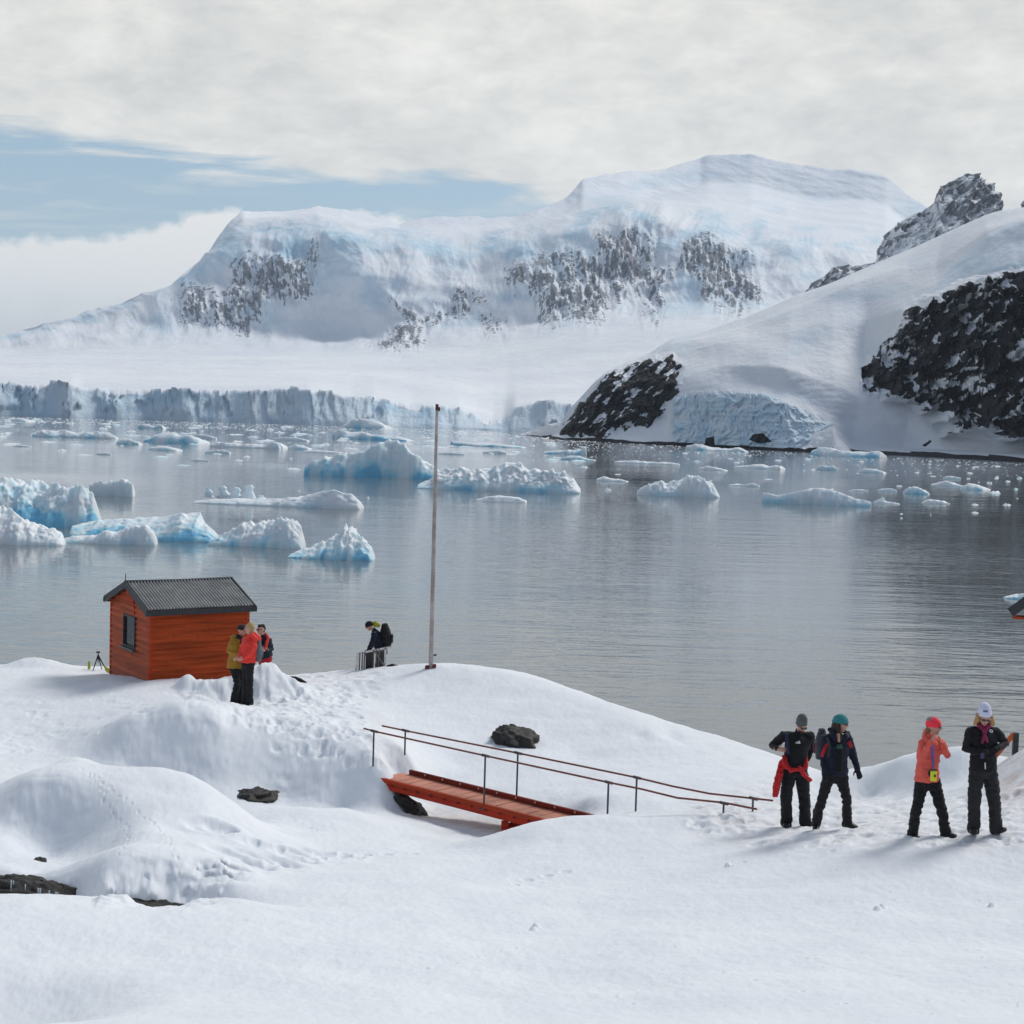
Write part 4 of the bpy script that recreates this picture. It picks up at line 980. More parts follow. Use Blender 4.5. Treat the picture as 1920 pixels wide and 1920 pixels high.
rr_at('wide black rock wall under the icicled snow lip at lower left', 72, 1686, 21.25, .76, .4, .25, 9.3, .17, n=110)
rr_at('small dark rock peeping from the snow above the icicled rock wall', 74, 1618, 22.75, .10, .14, .07, 4.4)
rr_at('low dark rock shelf at the foot of the left snow cliff', 260, 1706, 21.0, .75, .35, .16, 5.4, .05, n=90)
# icicles
mIcicle, t_, b_ = newmat('icicle'); b_.inputs['Base Color'].default_value = (.7, .8, .88, 1); b_.inputs['Roughness'].default_value = .12; b_.inputs['Transmission Weight'].default_value = .6
mb = MB(); mb.tube([(0, 0, 0), (.002, 0, -.10), (0, 0, -.2)], [.012, .008, .0015], n=7, caps=False); ic = mb.mesh('icicle'); ic.materials.append(mIcicle)
for k_ in range(22):
    px = ri.uniform(4, 205); py = float(np.interp(px, [0, 60, 110, 160, 220], [1646, 1664, 1676, 1690, 1690]))
    o = bpy.data.objects.new('icicle', ic); C.objects.link(o); o.location = P(px, py-2, 20.75 if px < 160 else 20.6); o.scale = (.7, .7, ri.uniform(.25, 1.0))
    tag(o, 'thin icicle hanging from the snow lip over the black rock wall', 'icicle', 'icicles along the lower left snow lip')

# ------------------------------------------------------------------ hut
mOr = painted('orange red paint', (.44, .070, .016), (.12, .02, .008)); mOr2 = painted('faded orange paint', (.42, .05, .013), (.3, .09, .05))
mDark = simple('dark trim paint', (.028, .032, .036), .5, .3); mGlass = simple('dark window pane', (.012, .014, .018), .12, .2, spec=.6)
mRoof, t_, b_ = newmat('weathered corrugated iron')
tc = t_.new('ShaderNodeTexCoord').outputs['Object']
c_ = t_.mix(t_.ramp(t_.noise(tc, 3, 6, .65), [(.35, 0.0), (.7, 1.0)]), (.42, .42, .41), (.70, .69, .66))
c_ = t_.mix(t_.ramp(t_.noise(tc, 9, 5, .7), [(.66, 0.0), (.74, .9)]), c_, (.55, .4, .3))
sx_ = t_.new('ShaderNodeSeparateXYZ'); t_.lk(tc, sx_.inputs[0]); valley_shade = t_.math('MULTIPLY_ADD', t_.math('COSINE', t_.math('MULTIPLY', sx_.outputs[0], 2*math.pi/.076)), -.5, .5)
c_ = t_.mix(t_.math('MULTIPLY', valley_shade, .9), c_, (.035, .038, .042))  # shading of the corrugation valleys painted into the sheet colour
t_.lk(c_, b_.inputs['Base Color']); b_.inputs['Metallic'].default_value = .35; b_.inputs['Roughness'].default_value = .5
TH = R(33)
def rotz(a): return Matrix.Rotation(a, 3, 'Z')
corner = P(281, 1277, 36.5); corner.z -= .02
ez = P(281, 1143, 36.5).z-corner.z
LL, WW, RH = 2.36, 2.60, .44
hut = empty('hut', corner, 'orange wooden hut with a corrugated iron gable roof standing in snow', 'hut'); hut.rotation_euler = (0, 0, TH)
def clad(name, x0, x1, z0, z1, place, top=None, holes=(), boards=.125):
    """lapped boards on a wall plane; place(u, out, z) -> local point. top(u) limits the wall (gable)"""
    mb = MB(); z = z0
    while z < z1-1e-4:
        zt = min(z+boards, z1)
        segs = [(x0, x1)]
        for (hx0, hx1, hz0, hz1) in holes:
            if zt > hz0+.005 and z < hz1-.005:
                segs = [(a, b) for s_ in segs for a, b in ((s_[0], min(s_[1], hx0)), (max(s_[0], hx1), s_[1])) if b-a > .01]
        for a, b in segs:
            if top:
                # clip the board to the gable at its upper edge
                while a < b and top(a) < zt-.001: a += .004
                while b > a and top(b) < zt-.001: b -= .004
                if b-a < .02: continue
            v_ = [place(a, .004, zt), place(b, .004, zt), place(b, .045, z), place(a, .045, z), place(a, -.04, zt), place(b, -.04, zt), place(b, -.04, z), place(a, -.04, z)]
            mb.add(v_, [(3, 2, 1, 0), (0, 1, 5, 4), (2, 3, 7, 6), (1, 2, 6, 5), (3, 0, 4, 7), (4, 5, 6, 7)])
        z = zt
    return mb
base = -1.0
pf = lambda u, o_, z: (u, -o_, z); pb_ = lambda u, o_, z: (u, WW+o_, z)
pg = lambda u, o_, z: (-o_, u, z); pr_ = lambda u, o_, z: (LL+o_, u, z)
gt = lambda u: ez+RH*(1-abs(u-WW/2)/(WW/2))
clad('w', 0.03, LL-.03, base, ez, pf).build('front_wall', mOr, hut)
clad('w', 0.03, LL-.03, base, ez, pb_).build('back_wall', mOr, hut)
win = (.92, 1.62, .66, 1.32)
clad('w', 0.03, WW-.03, base, ez+RH, pg, gt, [win]).build('gable_wall', painted('sun faded orange paint', (.42, .082, .028), (.2, .05, .03)), hut)
clad('w', 0.03, WW-.03, base, ez+RH, pr_, gt).build('gable_wall', mOr, hut)
mb = MB()
for x_, y_ in ((0, 0), (LL, 0), (0, WW), (LL, WW)): mb = MB(); mb.box((x_, y_, (base+ez)/2), (.075, .075, ez-base-.01)); mb.build('corner_trim', mOr2, hut)

mb = MB(); mb.box((-.026, 1.30, ez+.12), (.03, .50, .34)); mb.box((-.03, .98, ez-.06), (.03, .02, .42)); mb.build('gable_panel', mOr2, hut)
w0, w1, wz0, wz1 = win; wf = MB()
for (a, b, c1, d1_) in ((w0-.05, w0, wz0-.05, wz1+.05), (w1, w1+.05, wz0-.05, wz1+.05), (w0, w1, wz1, wz1+.05), (w0, w1, wz0-.05, wz0)):
    wf.box((-.035, (a+b)/2, (c1+d1_)/2), (.06, b-a, d1_-c1))
f_ = wf.build('window', mDark, hut, bevel=.004)
mb = MB(); mb.box((-.012, (w0+w1)/2, (wz0+wz1)/2), (.01, w1-w0, wz1-wz0)); mb.build('pane', mGlass, f_)
mb = MB(); mb.box((-.06, (w0+w1)/2, wz0-.075), (.13, w1-w0+.16, .045)); mb.build('sill', simple('grey sill', (.12, .12, .13), .6), f_, bevel=.004)
# roof: two corrugated sheets
ov = .14; eo = .13
sl_len = math.hypot(WW/2, RH); nrm = Vector((0, -RH, WW/2)).normalized()
for sgn in (1, -1):
    nx, ny = 560, 16
    uu = np.linspace(-ov, LL+ov, nx); vv = np.linspace(0, 1, ny)
    U, V = np.meshgrid(uu, vv, indexing='ij')
    k_ = 1+eo/(WW/2)
    y_ = WW/2-(WW/2)*k_*V; z_ = ez+RH-RH*k_*V+.045
    cor = .03*np.cos(U*2*math.pi/.076)
    y_ = y_-cor*RH/sl_len; z_ = z_+cor*(WW/2)/sl_len+.006*fbm(U*1.2, V*2, 1., o=2)
    if sgn < 0: y_ = WW-y_
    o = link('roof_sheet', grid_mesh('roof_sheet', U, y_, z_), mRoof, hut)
mb = MB(); mb.tube([(-ov, WW/2, ez+RH+.06), (LL/2, WW/2, ez+RH+.045), (LL+ov, WW/2, ez+RH+.06)], [.035]*3, n=8); mb.build('ridge_cap', mDark, hut, smooth=True)
mb = MB(); ye = -eo; ze = ez-RH*eo/(WW/2)
for x_ in (-ov, LL+ov):
    for yy in (ye, WW-ye): mb = MB(); mb.bar((x_, yy, ze-.02), (x_, WW/2, ez+RH-.0), .035, .15); mb.build('barge_board', mDark, hut)
mb = MB()
for yy in (ye-.01, WW-ye+.01): mb.bar((-ov-.03, yy, ze-.03), (LL+ov+.03, yy, ze-.03), .035, .12)
mb.build('fascia_board', mDark, hut)
mb = MB(); mb.tube([(-ov, WW/2, ez+RH), (-ov, WW/2, ez+RH+.24)], [.012, .009], n=6); mb.build('finial', mDark, hut)

# ------------------------------------------------------------------ second building at the right edge
b2 = P(1897, 1143, 34.0); g2z = 4.3
hut2 = empty('boathouse', (b2.x, b2.y, g2z-.3), 'dark roofed red building of which only a roof corner enters at the right edge', 'building'); hut2.rotation_euler = (0, 0, R(-24))
ex = b2.z-(g2z-.3)
rw = 3.6; rd = 4.0; rh2 = 1.6
# gable end faces the camera; roof rises to the right
mb = MB(); nseg = 26
for i in range(nseg):
    pass
wall = MB(); x0_, x1_ = .42, rw-.42
z = 0
while z < ex+2.6:
    zt = z+.14
    half = (rw/2)*(1-max(0, zt-ex+.22)/rh2)
    a = max(x0_, rw/2-half); b = min(x1_, rw/2+half)
    if b-a > .05:
        v_ = [(a, .396, zt), (b, .396, zt), (b, .378, z), (a, .378, z), (a, .46, zt), (b, .46, zt), (b, .46, z), (a, .46, z)]
        wall.add(v_, [(3, 2, 1, 0), (0, 1, 5, 4), (2, 3, 7, 6), (1, 2, 6, 5), (3, 0, 4, 7), (4, 5, 6, 7)])
    z = zt
wall.build('gable_wall', mOr, hut2)
mb = MB(); mb.box((x0_+.03, rd/2+.3, ex/2-.1), (.06, rd-.5, ex+.1)); mb.build('side_wall', mOr, hut2)
mb = MB(); mb.box((x1_-.03, rd/2+.3, ex/2-.1), (.06, rd-.5, ex+.1)); mb.build('side_wall', mOr, hut2)
mb = MB(); mb.bar((0, rd/2, ex), (rw/2, rd/2, ex+rh2), .01, .05) if False else None
mb.add([(0, 0, ex), (rw/2, 0, ex+rh2), (rw/2, rd, ex+rh2), (0, rd, ex), (.03, 0, ex-.05), (rw/2, 0, ex+rh2-.06), (rw/2, rd, ex+rh2-.06), (.03, rd, ex-.05)], [(0, 1, 2, 3), (7, 6, 5, 4), (0, 4, 5, 1), (1, 5, 6, 2), (2, 6, 7, 3), (3, 7, 4, 0)])
mb.add([(rw, 0, ex), (rw/2, 0, ex+rh2+.002), (rw/2, rd, ex+rh2+.002), (rw, rd, ex), (rw-.03, 0, ex-.05), (rw/2, 0, ex+rh2-.058), (rw/2, rd, ex+rh2-.058), (rw-.03, rd, ex-.05)], [(3, 2, 1, 0), (4, 5, 6, 7), (1, 5, 4, 0), (2, 6, 5, 1), (3, 7, 6, 2), (0, 4, 7, 3)])
mb.build('roof', mDark, hut2)
mb = MB(); mb.bar((-.02, -.03, ex-.06), (rw/2, -.03, ex+rh2-.08), .05, .2); mb.build('barge_board', mDark, hut2); mb = MB(); mb.bar((rw+.02, -.03, ex-.06), (rw/2, -.03, ex+rh2-.08), .05, .17); mb.build('barge_board', mDark, hut2)
mb = MB(); mb.box((.27, .19, ex-.17), (.5, .36, .05)); mb.build('soffit', mOr, hut2)

# ------------------------------------------------------------------ handrail behind the woman in the white hat
hp_ = P(1905, 1374, 26.6)
hr = empty('stair_rail', (hp_.x, hp_.y, gz(hp_.x, hp_.y)), 'orange handrail on a dark post behind the woman in the white hat', 'handrail')
o0 = hr.location
zt = hp_.z-o0.z
mb = MB(); mb.box((0, 0, zt/2-.25), (.085, .085, zt+.5)); mb.build('post', simple('weathered dark post', (.045, .05, .05), .7, .35), hr, bevel=.006)
mb = MB(); e_ = P(1866, 1418, 26.3)-o0; mb.bar((-.045, -.01, zt-.03), tuple(e_), .045, .085)
e2_ = e_+(e_-Vector((-.045, -.01, zt-.03)))*.9; mb.v = []; mb.f = []; mb.bar((-.043, 0, zt-.03), tuple(e2_), .045, .08); mb.build('rail', painted('orange rail paint', (.5, .11, .03)), hr, bevel=.005)

# ------------------------------------------------------------------ flagpole
fb = P(808, 1248, 40.0); fb.z = max(gz(fb.x, fb.y), fb.z)-.02; ft = P(819.5, 760, 40.0)
fp = empty('flagpole', fb, 'tall bare wooden flagpole leaning slightly on the snowy crest', 'flagpole')
d_ = ft-fb
mPole, t_, b_ = newmat('weathered pole paint'); tc = t_.new('ShaderNodeTexCoord').outputs['Object']
c_ = t_.mix(t_.ramp(t_.noise(tc, 1.5, 7, .7, sc=(1, 1, .7)), [(.4, 0.0), (.62, 1.0)]), (.50, .48, .46), (.26, .2, .15))
t_.lk(c_, b_.inputs['Base Color']); b_.inputs['Roughness'].default_value = .7
mb = MB(); mb.tube([d_*f_ - Vector((0, 0, .3*(f_ == 0))) for f_ in (0, .25, .5, .75, .985)], [.060, .055, .050, .043, .034], n=14); mb.build('pole', mPole, fp, smooth=True)
mb = MB(); mb.tube([d_*.985, d_*1.0], [.042, .04], n=10); mb.tube([d_*.982+Vector((.05, 0, 0)), d_*.99+Vector((.05, 0, 0))], [.03, .03], n=8); mb.build('truck', simple('rusty cap', (.1, .04, .03), .7), fp)
mb = MB(); mb.box((-.0, 0, .0), (.26, .10, .05)); mb.box((-.1, -.02, -.03), (.09, .1, .09)); mb.box((.09, 0, .03), (.08, .08, .06)); mb.build('clamp', simple('dull red iron', (.16, .02, .02), .6), fp, bevel=.01)
mb = MB(); mb.tube([(.05, 0, .28), (.1, 0, .29)], [.014, .02], n=8); mb.ball((.105, 0, .29), .03); mb.build('cleat', mDark, fp)

tick('d')
# ------------------------------------------------------------------ footbridge
nA = P(724, 1458, 30.0); nB = P(1078, 1532, 27.0); nB.z = nA.z-.02; nA.z -= 0
across = (nB-nA).cross(Vector((0, 0, 1))).normalized(); across = across if across.y > 0 else -across
BW = .66
br = empty('footbridge', (nA.x, nA.y, nA.z), 'orange red wooden footbridge with pipe handrails across the snowy gully', 'footbridge')
O = Vector(br.location); L = lambda p: Vector(p)-O
dirb = (nB-nA).normalized(); LB = (nB-nA).length
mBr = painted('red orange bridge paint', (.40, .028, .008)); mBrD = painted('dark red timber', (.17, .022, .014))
mDeck = painted('faded deck boards', (.55, .24, .17), (.35, .1, .06)); mPipe = simple('brown red pipe', (.18, .055, .04), .5, .25); mPost = simple('dark grey steel post', (.05, .062, .07), .45, .25)
ext = dirb*.0
mb = MB()
s0 = nA-dirb*.25; s1 = nB+dirb*.3
mb.bar(L(s0+Vector((0, 0, -.155))), L(s1+Vector((0, 0, -.155))), .06, .13); mb.build('near_beam', mBr, br, bevel=.006)
mb = MB(); mb.bar(L(s0+Vector((0, 0, -.055))-across*.012), L(s1+Vector((0, 0, -.055))-across*.012), .075, .078); mb.build('near_curb', painted('worn orange timber', (.38, .04, .01)), br, bevel=.006)
mb = MB(); fo = across*BW
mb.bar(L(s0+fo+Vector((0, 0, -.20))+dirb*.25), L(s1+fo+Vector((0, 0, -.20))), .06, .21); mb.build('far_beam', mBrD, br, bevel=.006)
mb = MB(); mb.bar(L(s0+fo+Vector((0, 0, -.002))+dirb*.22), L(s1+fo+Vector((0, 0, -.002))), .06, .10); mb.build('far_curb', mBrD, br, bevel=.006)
npl = 21
for i in range(npl):
    f_ = (i+.5)/npl; c0 = s0.lerp(s1, f_)+across*.025; c1 = s0.lerp(s1, f_)+fo-across*.005
    mb = MB(); mb.bar(L(c0+Vector((0, 0, -.065+.004*(i % 3)))), L(c1+Vector((0, 0, -.065+.004*(i % 2)))), (s1-s0).length/npl-.018, .035); mb.build('deck_board', mDeck, br, bevel=.003)
mb = MB()
for i in range(13):
    c_ = nA.lerp(nB, (i+.6)/13.5)-across*.045+Vector((0, 0, -.11)); mb.box(L(c_), (.045, .03, .035), None)
mb.build('bolt', mBrD, br)
mb = MB()
for i in range(9):
    c_ = nA.lerp(nB, (i+.9)/10)+fo-across*.04+Vector((0, 0, .02)); mb.ball(L(c_), .018, n=6, m=4)
mb.build('peg', simple('pale wooden peg', (.6, .35, .28), .7), br)
lg = nA.lerp(nB, .655)
for off in (Vector((0, 0, 0)), fo):
    mb = MB(); c_ = lg+off+across*.01; mb.bar(L(c_+Vector((0, 0, -.24))), L(c_+Vector((0, 0, -.95))), .13, .10, up=Vector((0, 1, 0))); mb.build('trestle_leg', mBr, br, bevel=.006)
mb = MB(); mb.bar(L(lg+Vector((0, 0, -.36))), L(lg+fo+Vector((0, 0, -.36))), .14, .1); mb.build('crossbeam', mBr, br, bevel=.006)
def railing(pts_, posts):
    w_ = [P(*p) for p in pts_]
    mb = MB(); mb.tube([L(p) for p in w_], [.017]*len(w_), n=8); mb.build('handrail', mPipe, br, smooth=True)
    for (px, pyt, pyb, D) in posts:
        a = P(px, pyt, D); b_ = P(px, pyb, D); g_ = gz(a.x, a.y); bz = b_.z
        if g_ < bz+.4 and g_ > bz-.6 and not (870 < px < 1000): bz = min(bz, g_)-.12
        mb = MB(); mb.tube([L((a.x, a.y, a.z)), L((a.x, a.y, bz))], [.017, .017], n=8); mb.tube([L(a)-Vector((.05, 0, -.012)), L(a)+Vector((.06, 0, -.012-.0))], [.026, .026], n=8)
        if px < 1000 and px > 870: mb.box(L((a.x, a.y, bz)), (.18, .03, .04))
        mb.build('rail_post', mPost, br, smooth=False)
railing([(683,1366,30.4),(701,1371,30.25),(910,1417,28.35),(1141,1467,26.75),(1205,1480,26.4),(1270,1496,26.1),(1357,1505,25.7),(1418,1517,25.4)],
        [(701,1371,1422,30.25),(910,1417,1516,28.35),(1141,1467,1530,26.75),(1357,1506,1530,25.7)])
railing([(717,1361,30.95),(760,1370,30.7),(971,1412,28.95),(1194,1458,27.3),(1260,1474,26.9),(1330,1488,26.5),(1412,1497,26.1),(1448,1501,25.9)],
        [(760,1370,1415,30.7),(971,1412,1497,28.95),(1194,1458,1530,27.3),(1412,1497,1530,26.1)])

# ------------------------------------------------------------------ small things near the hut
mBlk = simple('black fabric', (.012, .012, .014), .8, .3); mYG = simple('yellow green plastic', (.42, .45, .05), .5)
tb = P(183, 1259, 39.6); tb.z = gz(tb.x, tb.y)
tp = empty('tripod', tb, 'small black camera tripod standing in the snow left of the hut', 'tripod')
hd = P(184, 1228, 39.6)-tb
for px, py, dy in ((176, 1259, -.15), (201, 1258, -.05), (187, 1258, .2)):
    e_ = P(px, py, 39.6)-tb; e_.y += dy; mid = hd.lerp(e_, .5)
    mb = MB(); mb.tube([hd, mid, e_], [.016, .014, .009], n=7); mb.build('leg', mBlk, tp, smooth=True)
mb = MB(); mb.tube([hd-Vector((0, 0, .18)), hd+Vector((0, 0, .05))], [.012, .012], n=7); mb.box(hd+Vector((0, 0, .07)), (.09, .06, .03)); mb.build('head', mBlk, tp)
def on(px, py, D): p = P(px, py, D); p.z = gz(p.x, p.y); return p
p_ = on(167, 1259, 39.7); mb = MB(); mb.tube([(0, 0, 0), (0, 0, .15), (0, 0, .19)], [.035, .035, .022], n=10); o = mb.build('bottle', mYG, smooth=True); o.location = p_; tag(o, 'yellow green bottle standing in the snow left of the tripod', 'bottle')
p_ = on(203, 1262, 39.2); mb = MB(); mb.tube([(-.08, 0, .14), (-.03, 0, .08), (.06, 0, .035), (.1, 0, .03)], [(.03, .03), (.06, .05), (.07, .05), (.04, .03)], n=10); o = mb.build('pouch', mYG, voxel=.012, relax=2); o.location = p_; tag(o, 'yellow green pouch on the snow between tripod and hut', 'pouch')
p0 = [on(532, 1271, 38.4), on(545, 1272, 38.4), on(556, 1274, 38.4), on(566, 1277, 38.3), on(575, 1281, 38.2)]
mb = MB(); pts_ = [P(530, 1270, 38.4), P(542, 1271, 38.4), P(553, 1271, 38.4), P(562, 1275, 38.3), P(573, 1280, 38.2)]
zb = pts_[0].copy(); mb.tube([p-zb for p in pts_], [(.03, .02), (.045, .03), (.045, .03), (.05, .03), (.03, .02)], n=9); o = mb.build('black_hose', mBlk, smooth=True); o.location = zb; tag(o, 'short black hose lying over the snow right of the hut', 'hose')

# crates where the man with the backpack works
mAl = simple('bare aluminium', (.5, .5, .5), .35, .2, metal=.8); mGr = simple('grey weathered board', (.17, .16, .15), .75, .35); mBlkM = simple('black panel', (.02, .02, .022), .6, .3)
cb = P(700, 1262, 41.2); cr = empty('metal_rack', (cb.x, cb.y, gz(cb.x, cb.y)), 'grey metal framed rack with slatted sides leaning on the snowy crest', 'rack')
Oc = Vector(cr.location); Lc = lambda px, py, dy=0: P(px, py, 41.2+dy)-Oc
mb = MB(); mb.bar(Lc(669, 1226), Lc(733, 1213), .05, .05); mb.bar(Lc(671, 1224), Lc(667, 1264), .05, .04, up=Vector((0, 1, 0))); mb.bar(Lc(723, 1214), Lc(721, 1262), .05, .05, up=Vector((0, 1, 0))); mb.build('frame', mAl, cr, bevel=.004)
mb = MB()
for px in (675, 680, 684, 701, 706, 711): mb.bar(Lc(px, 1224-(px-671)*.2), Lc(px-2, 1263), .035, .05, up=Vector((0, 1, 0)))
mb.build('slat', mGr, cr, bevel=.003)
mb = MB(); mb.box(Lc(693, 1243, .05), (.20, .12, .62)); mb.build('box_panel', mBlkM, cr, bevel=.01)
mb = MB(); mb.bar(Lc(702, 1221, -.08), Lc(723, 1252, -.08), .035, .035, up=Vector((0, 1, 0))); mb.build('brace', mGr, cr)
mb = MB(); mb.box(Lc(713, 1240, .12), (.24, .1, .55)); mb.build('back_panel', simple('dark green grey panel', (.08, .085, .07), .7, .4, 20), cr, bevel=.01)
p_ = P(742, 1251, 41); mb = MB(); mb.tube([(-.2, 0, 0), (-.08, 0, .03), (.06, 0, .0), (.17, 0, -.05)], [(.06, .05), (.1, .06), (.09, .05), (.05, .03)], n=10, side=(0, 1, 0)); o = mb.build('duffel_bag', mBlk, voxel=.015, relax=2, wrinkle=.012); o.location = (p_.x, p_.y, p_.z); tag(o, 'black bag slumped in the snow right of the metal rack', 'bag')

# ------------------------------------------------------------------ people
SKIN = simple('skin', (.55, .30, .22), .55, .08); LIP = simple('lips', (.4, .12, .11), .5); EYE = simple('dark eye', (.02, .015, .015), .3)
LENS = simple('dark lens', (.008, .008, .01), .12, spec=.8)
def cloth(name, col, rough=.8, var=.12):
    m, t, b = newmat(name); tc = t.new('ShaderNodeTexCoord').outputs['Object']
    c = t.mix(t.ramp(t.noise(tc, 7, 5, .6), [(.3, 0.0), (.7, 1.0)]), tuple(x*(1-var) for x in col), tuple(min(1, x*(1+var)+.002) for x in col))
    t.lk(c, b.inputs['Base Color']); b.inputs['Roughness'].default_value = rough; b.inputs['Specular IOR Level'].default_value = .25
    b.inputs['Sheen Weight'].default_value = .08
    t.lk(t.bump(t.noise(tc, 18, 5, .6, .6, sc=(1, 1, .6)), .5, .012), b.inputs['Normal']); return m
BLACK = cloth('black cloth', (.011, .011, .013)); CHAR = cloth('charcoal cloth', (.022, .022, .024)); NAVY = cloth('navy cloth', (.010, .014, .030))
BOOT = simple('black boot leather', (.012, .011, .011), .45, .3)
def frame(f, up=Vector((0, 0, 1))):
    f = Vector(f).normalized(); s = f.cross(up).normalized(); u = s.cross(f).normalized()
    return Matrix((s, f, u)).transposed()          # x = side (its right), y = forward, z = up
def head_mesh(mb, c, f, s=1.0, tilt=0):
    M = frame(f)
    w = lambda x, y, z: Vector(c)+M @ Vector((x*s, y*s, z*s))
    # skull, jaw, nose, ears, neck stump
    mb.ball(w(0, -.012, .028), (.076*s, .095*s, .092*s), M, 22, 16)
    mb.tube([w(0, .018, .02), w(0, .030, -.045), w(0, .038, -.088)], [(.064*s, .066*s), (.056*s, .056*s), (.032*s, .034*s)], n=16, side=M @ Vector((1, 0, 0)))
    mb.tube([w(0, .083, .022), w(0, .104, -.014)], [.010*s, .016*s], n=8)
    mb.ball(w(.074, -.005, 0), (.012*s, .020*s, .03*s), M, 10, 8); mb.ball(w(-.074, -.005, 0), (.012*s, .020*s, .03*s), M, 10, 8)
    for sx in (-1, 1): mb.ball(w(.03*sx, .078, .034), (.02*s, .012*s, .008*s), M, 8, 6)
def face_bits(parent, off, c, f, s=1.0, glasses=True, mouth=True):
    M = frame(f); w = lambda x, y, z: Vector(c)+M @ Vector((x*s, y*s, z*s))
    if mouth:
        mb = MB(); mb.ball(w(0, .083, -.047), (.022*s, .011*s, .007*s), M, 10, 6); mb.build('mouth', LIP, parent, off, smooth=True)
    if glasses:
        mb = MB()
        for sx in (-1, 1): mb.ball(w(.031*sx, .090, .014), (.027*s, .013*s, .018*s), M, 12, 8)
        mb.tube([w(-.012, .1, .018), w(.012, .1, .018)], [.004]*2, n=6)
        for sx in (-1, 1): mb.tube([w(.055*sx, .086, .018), w(.078*sx, .0, .016)], [.004]*2, n=6)
        mb.build('sunglasses', LENS, parent, off, smooth=True)
    else:
        for sx in (-1, 1):
            mb = MB(); mb.ball(w(.03*sx, .086, .014), (.011*s, .006*s, .007*s), M, 10, 6); mb.build('eye', EYE, parent, off, smooth=True)
def hand(mb, wr, d, palm, s=1.0, curl=.5, side=1):
    """palm and five bent fingers; wr wrist, d direction of the hand, palm: where the palm faces"""
    d = Vector(d).normalized(); p = Vector(palm); p = (p-d*p.dot(d)).normalized(); x = d.cross(p).normalized()*side
    wr = Vector(wr)
    mb.tube([wr-d*.03, wr+d*.02, wr+d*.055, wr+d*.09], [(.026*s, .02*s), (.034*s, .016*s), (.04*s, .014*s), (.038*s, .013*s)], n=12, side=x)
    for i, (o_, ln) in enumerate(((-.030, .066), (-.010, .076), (.011, .070), (.030, .054))):
        b0_ = wr+d*.088+x*o_*s; dd_ = d+x*o_*2
        q1 = b0_+dd_*ln*.45*s+p*ln*.12*curl; q2 = q1+(dd_*(1-.55*curl)+p*.8*curl).normalized()*ln*.32*s; q3 = q2+(dd_*(1-.95*curl)+p*1.3*curl).normalized()*ln*.26*s
        mb.tube([b0_, q1, q2, q3], [.0095*s, .009*s, .0085*s, .007*s], n=8)
    t0 = wr+d*.025+x*(-.03)*s; t1_ = t0+(d*.6-x*.8+p*.3)*.035*s; t2_ = t1_+(d*.9-x*.3+p*.35)*.034*s
    mb.tube([t0, t1_, t2_], [.013*s, .011*s, .009*s], n=8)
def boot(parent, off, ank, toe, s=1.0, tall=.12, mat=None, name='boot'):
    ank = Vector(ank); toe = Vector(toe); f = (toe-ank); gzv = toe.z
    fl = Vector((f.x, f.y, 0)).normalized(); side = fl.cross(Vector((0, 0, 1)))
    sole = min(ank.z-.075*s, toe.z)
    mb = MB()
    heel = Vector((ank.x, ank.y, 0))-fl*.045*s; heel.z = ank.z-.065*s
    mb.tube([ank+Vector((0, 0, tall)), ank, ank-Vector((0, 0, .06*s))], [(.06*s, .062*s), (.05*s, .056*s), (.047*s, .06*s)], n=14, side=side)
    mb.tube([heel, heel.lerp(toe, .33)+Vector((0, 0, .014)), heel.lerp(toe, .7), toe-fl*.02], [(.050*s, .048*s), (.052*s, .056*s), (.058*s, .044*s), (.050*s, .034*s)], n=14, side=side)
    o = mb.build(name, mat or BOOT, parent, off, voxel=.009, relax=3)
    return o
def P3(D, J, k):
    v = J[k]; return P(v[0], v[1], D+(v[2] if len(v) > 2 else 0))
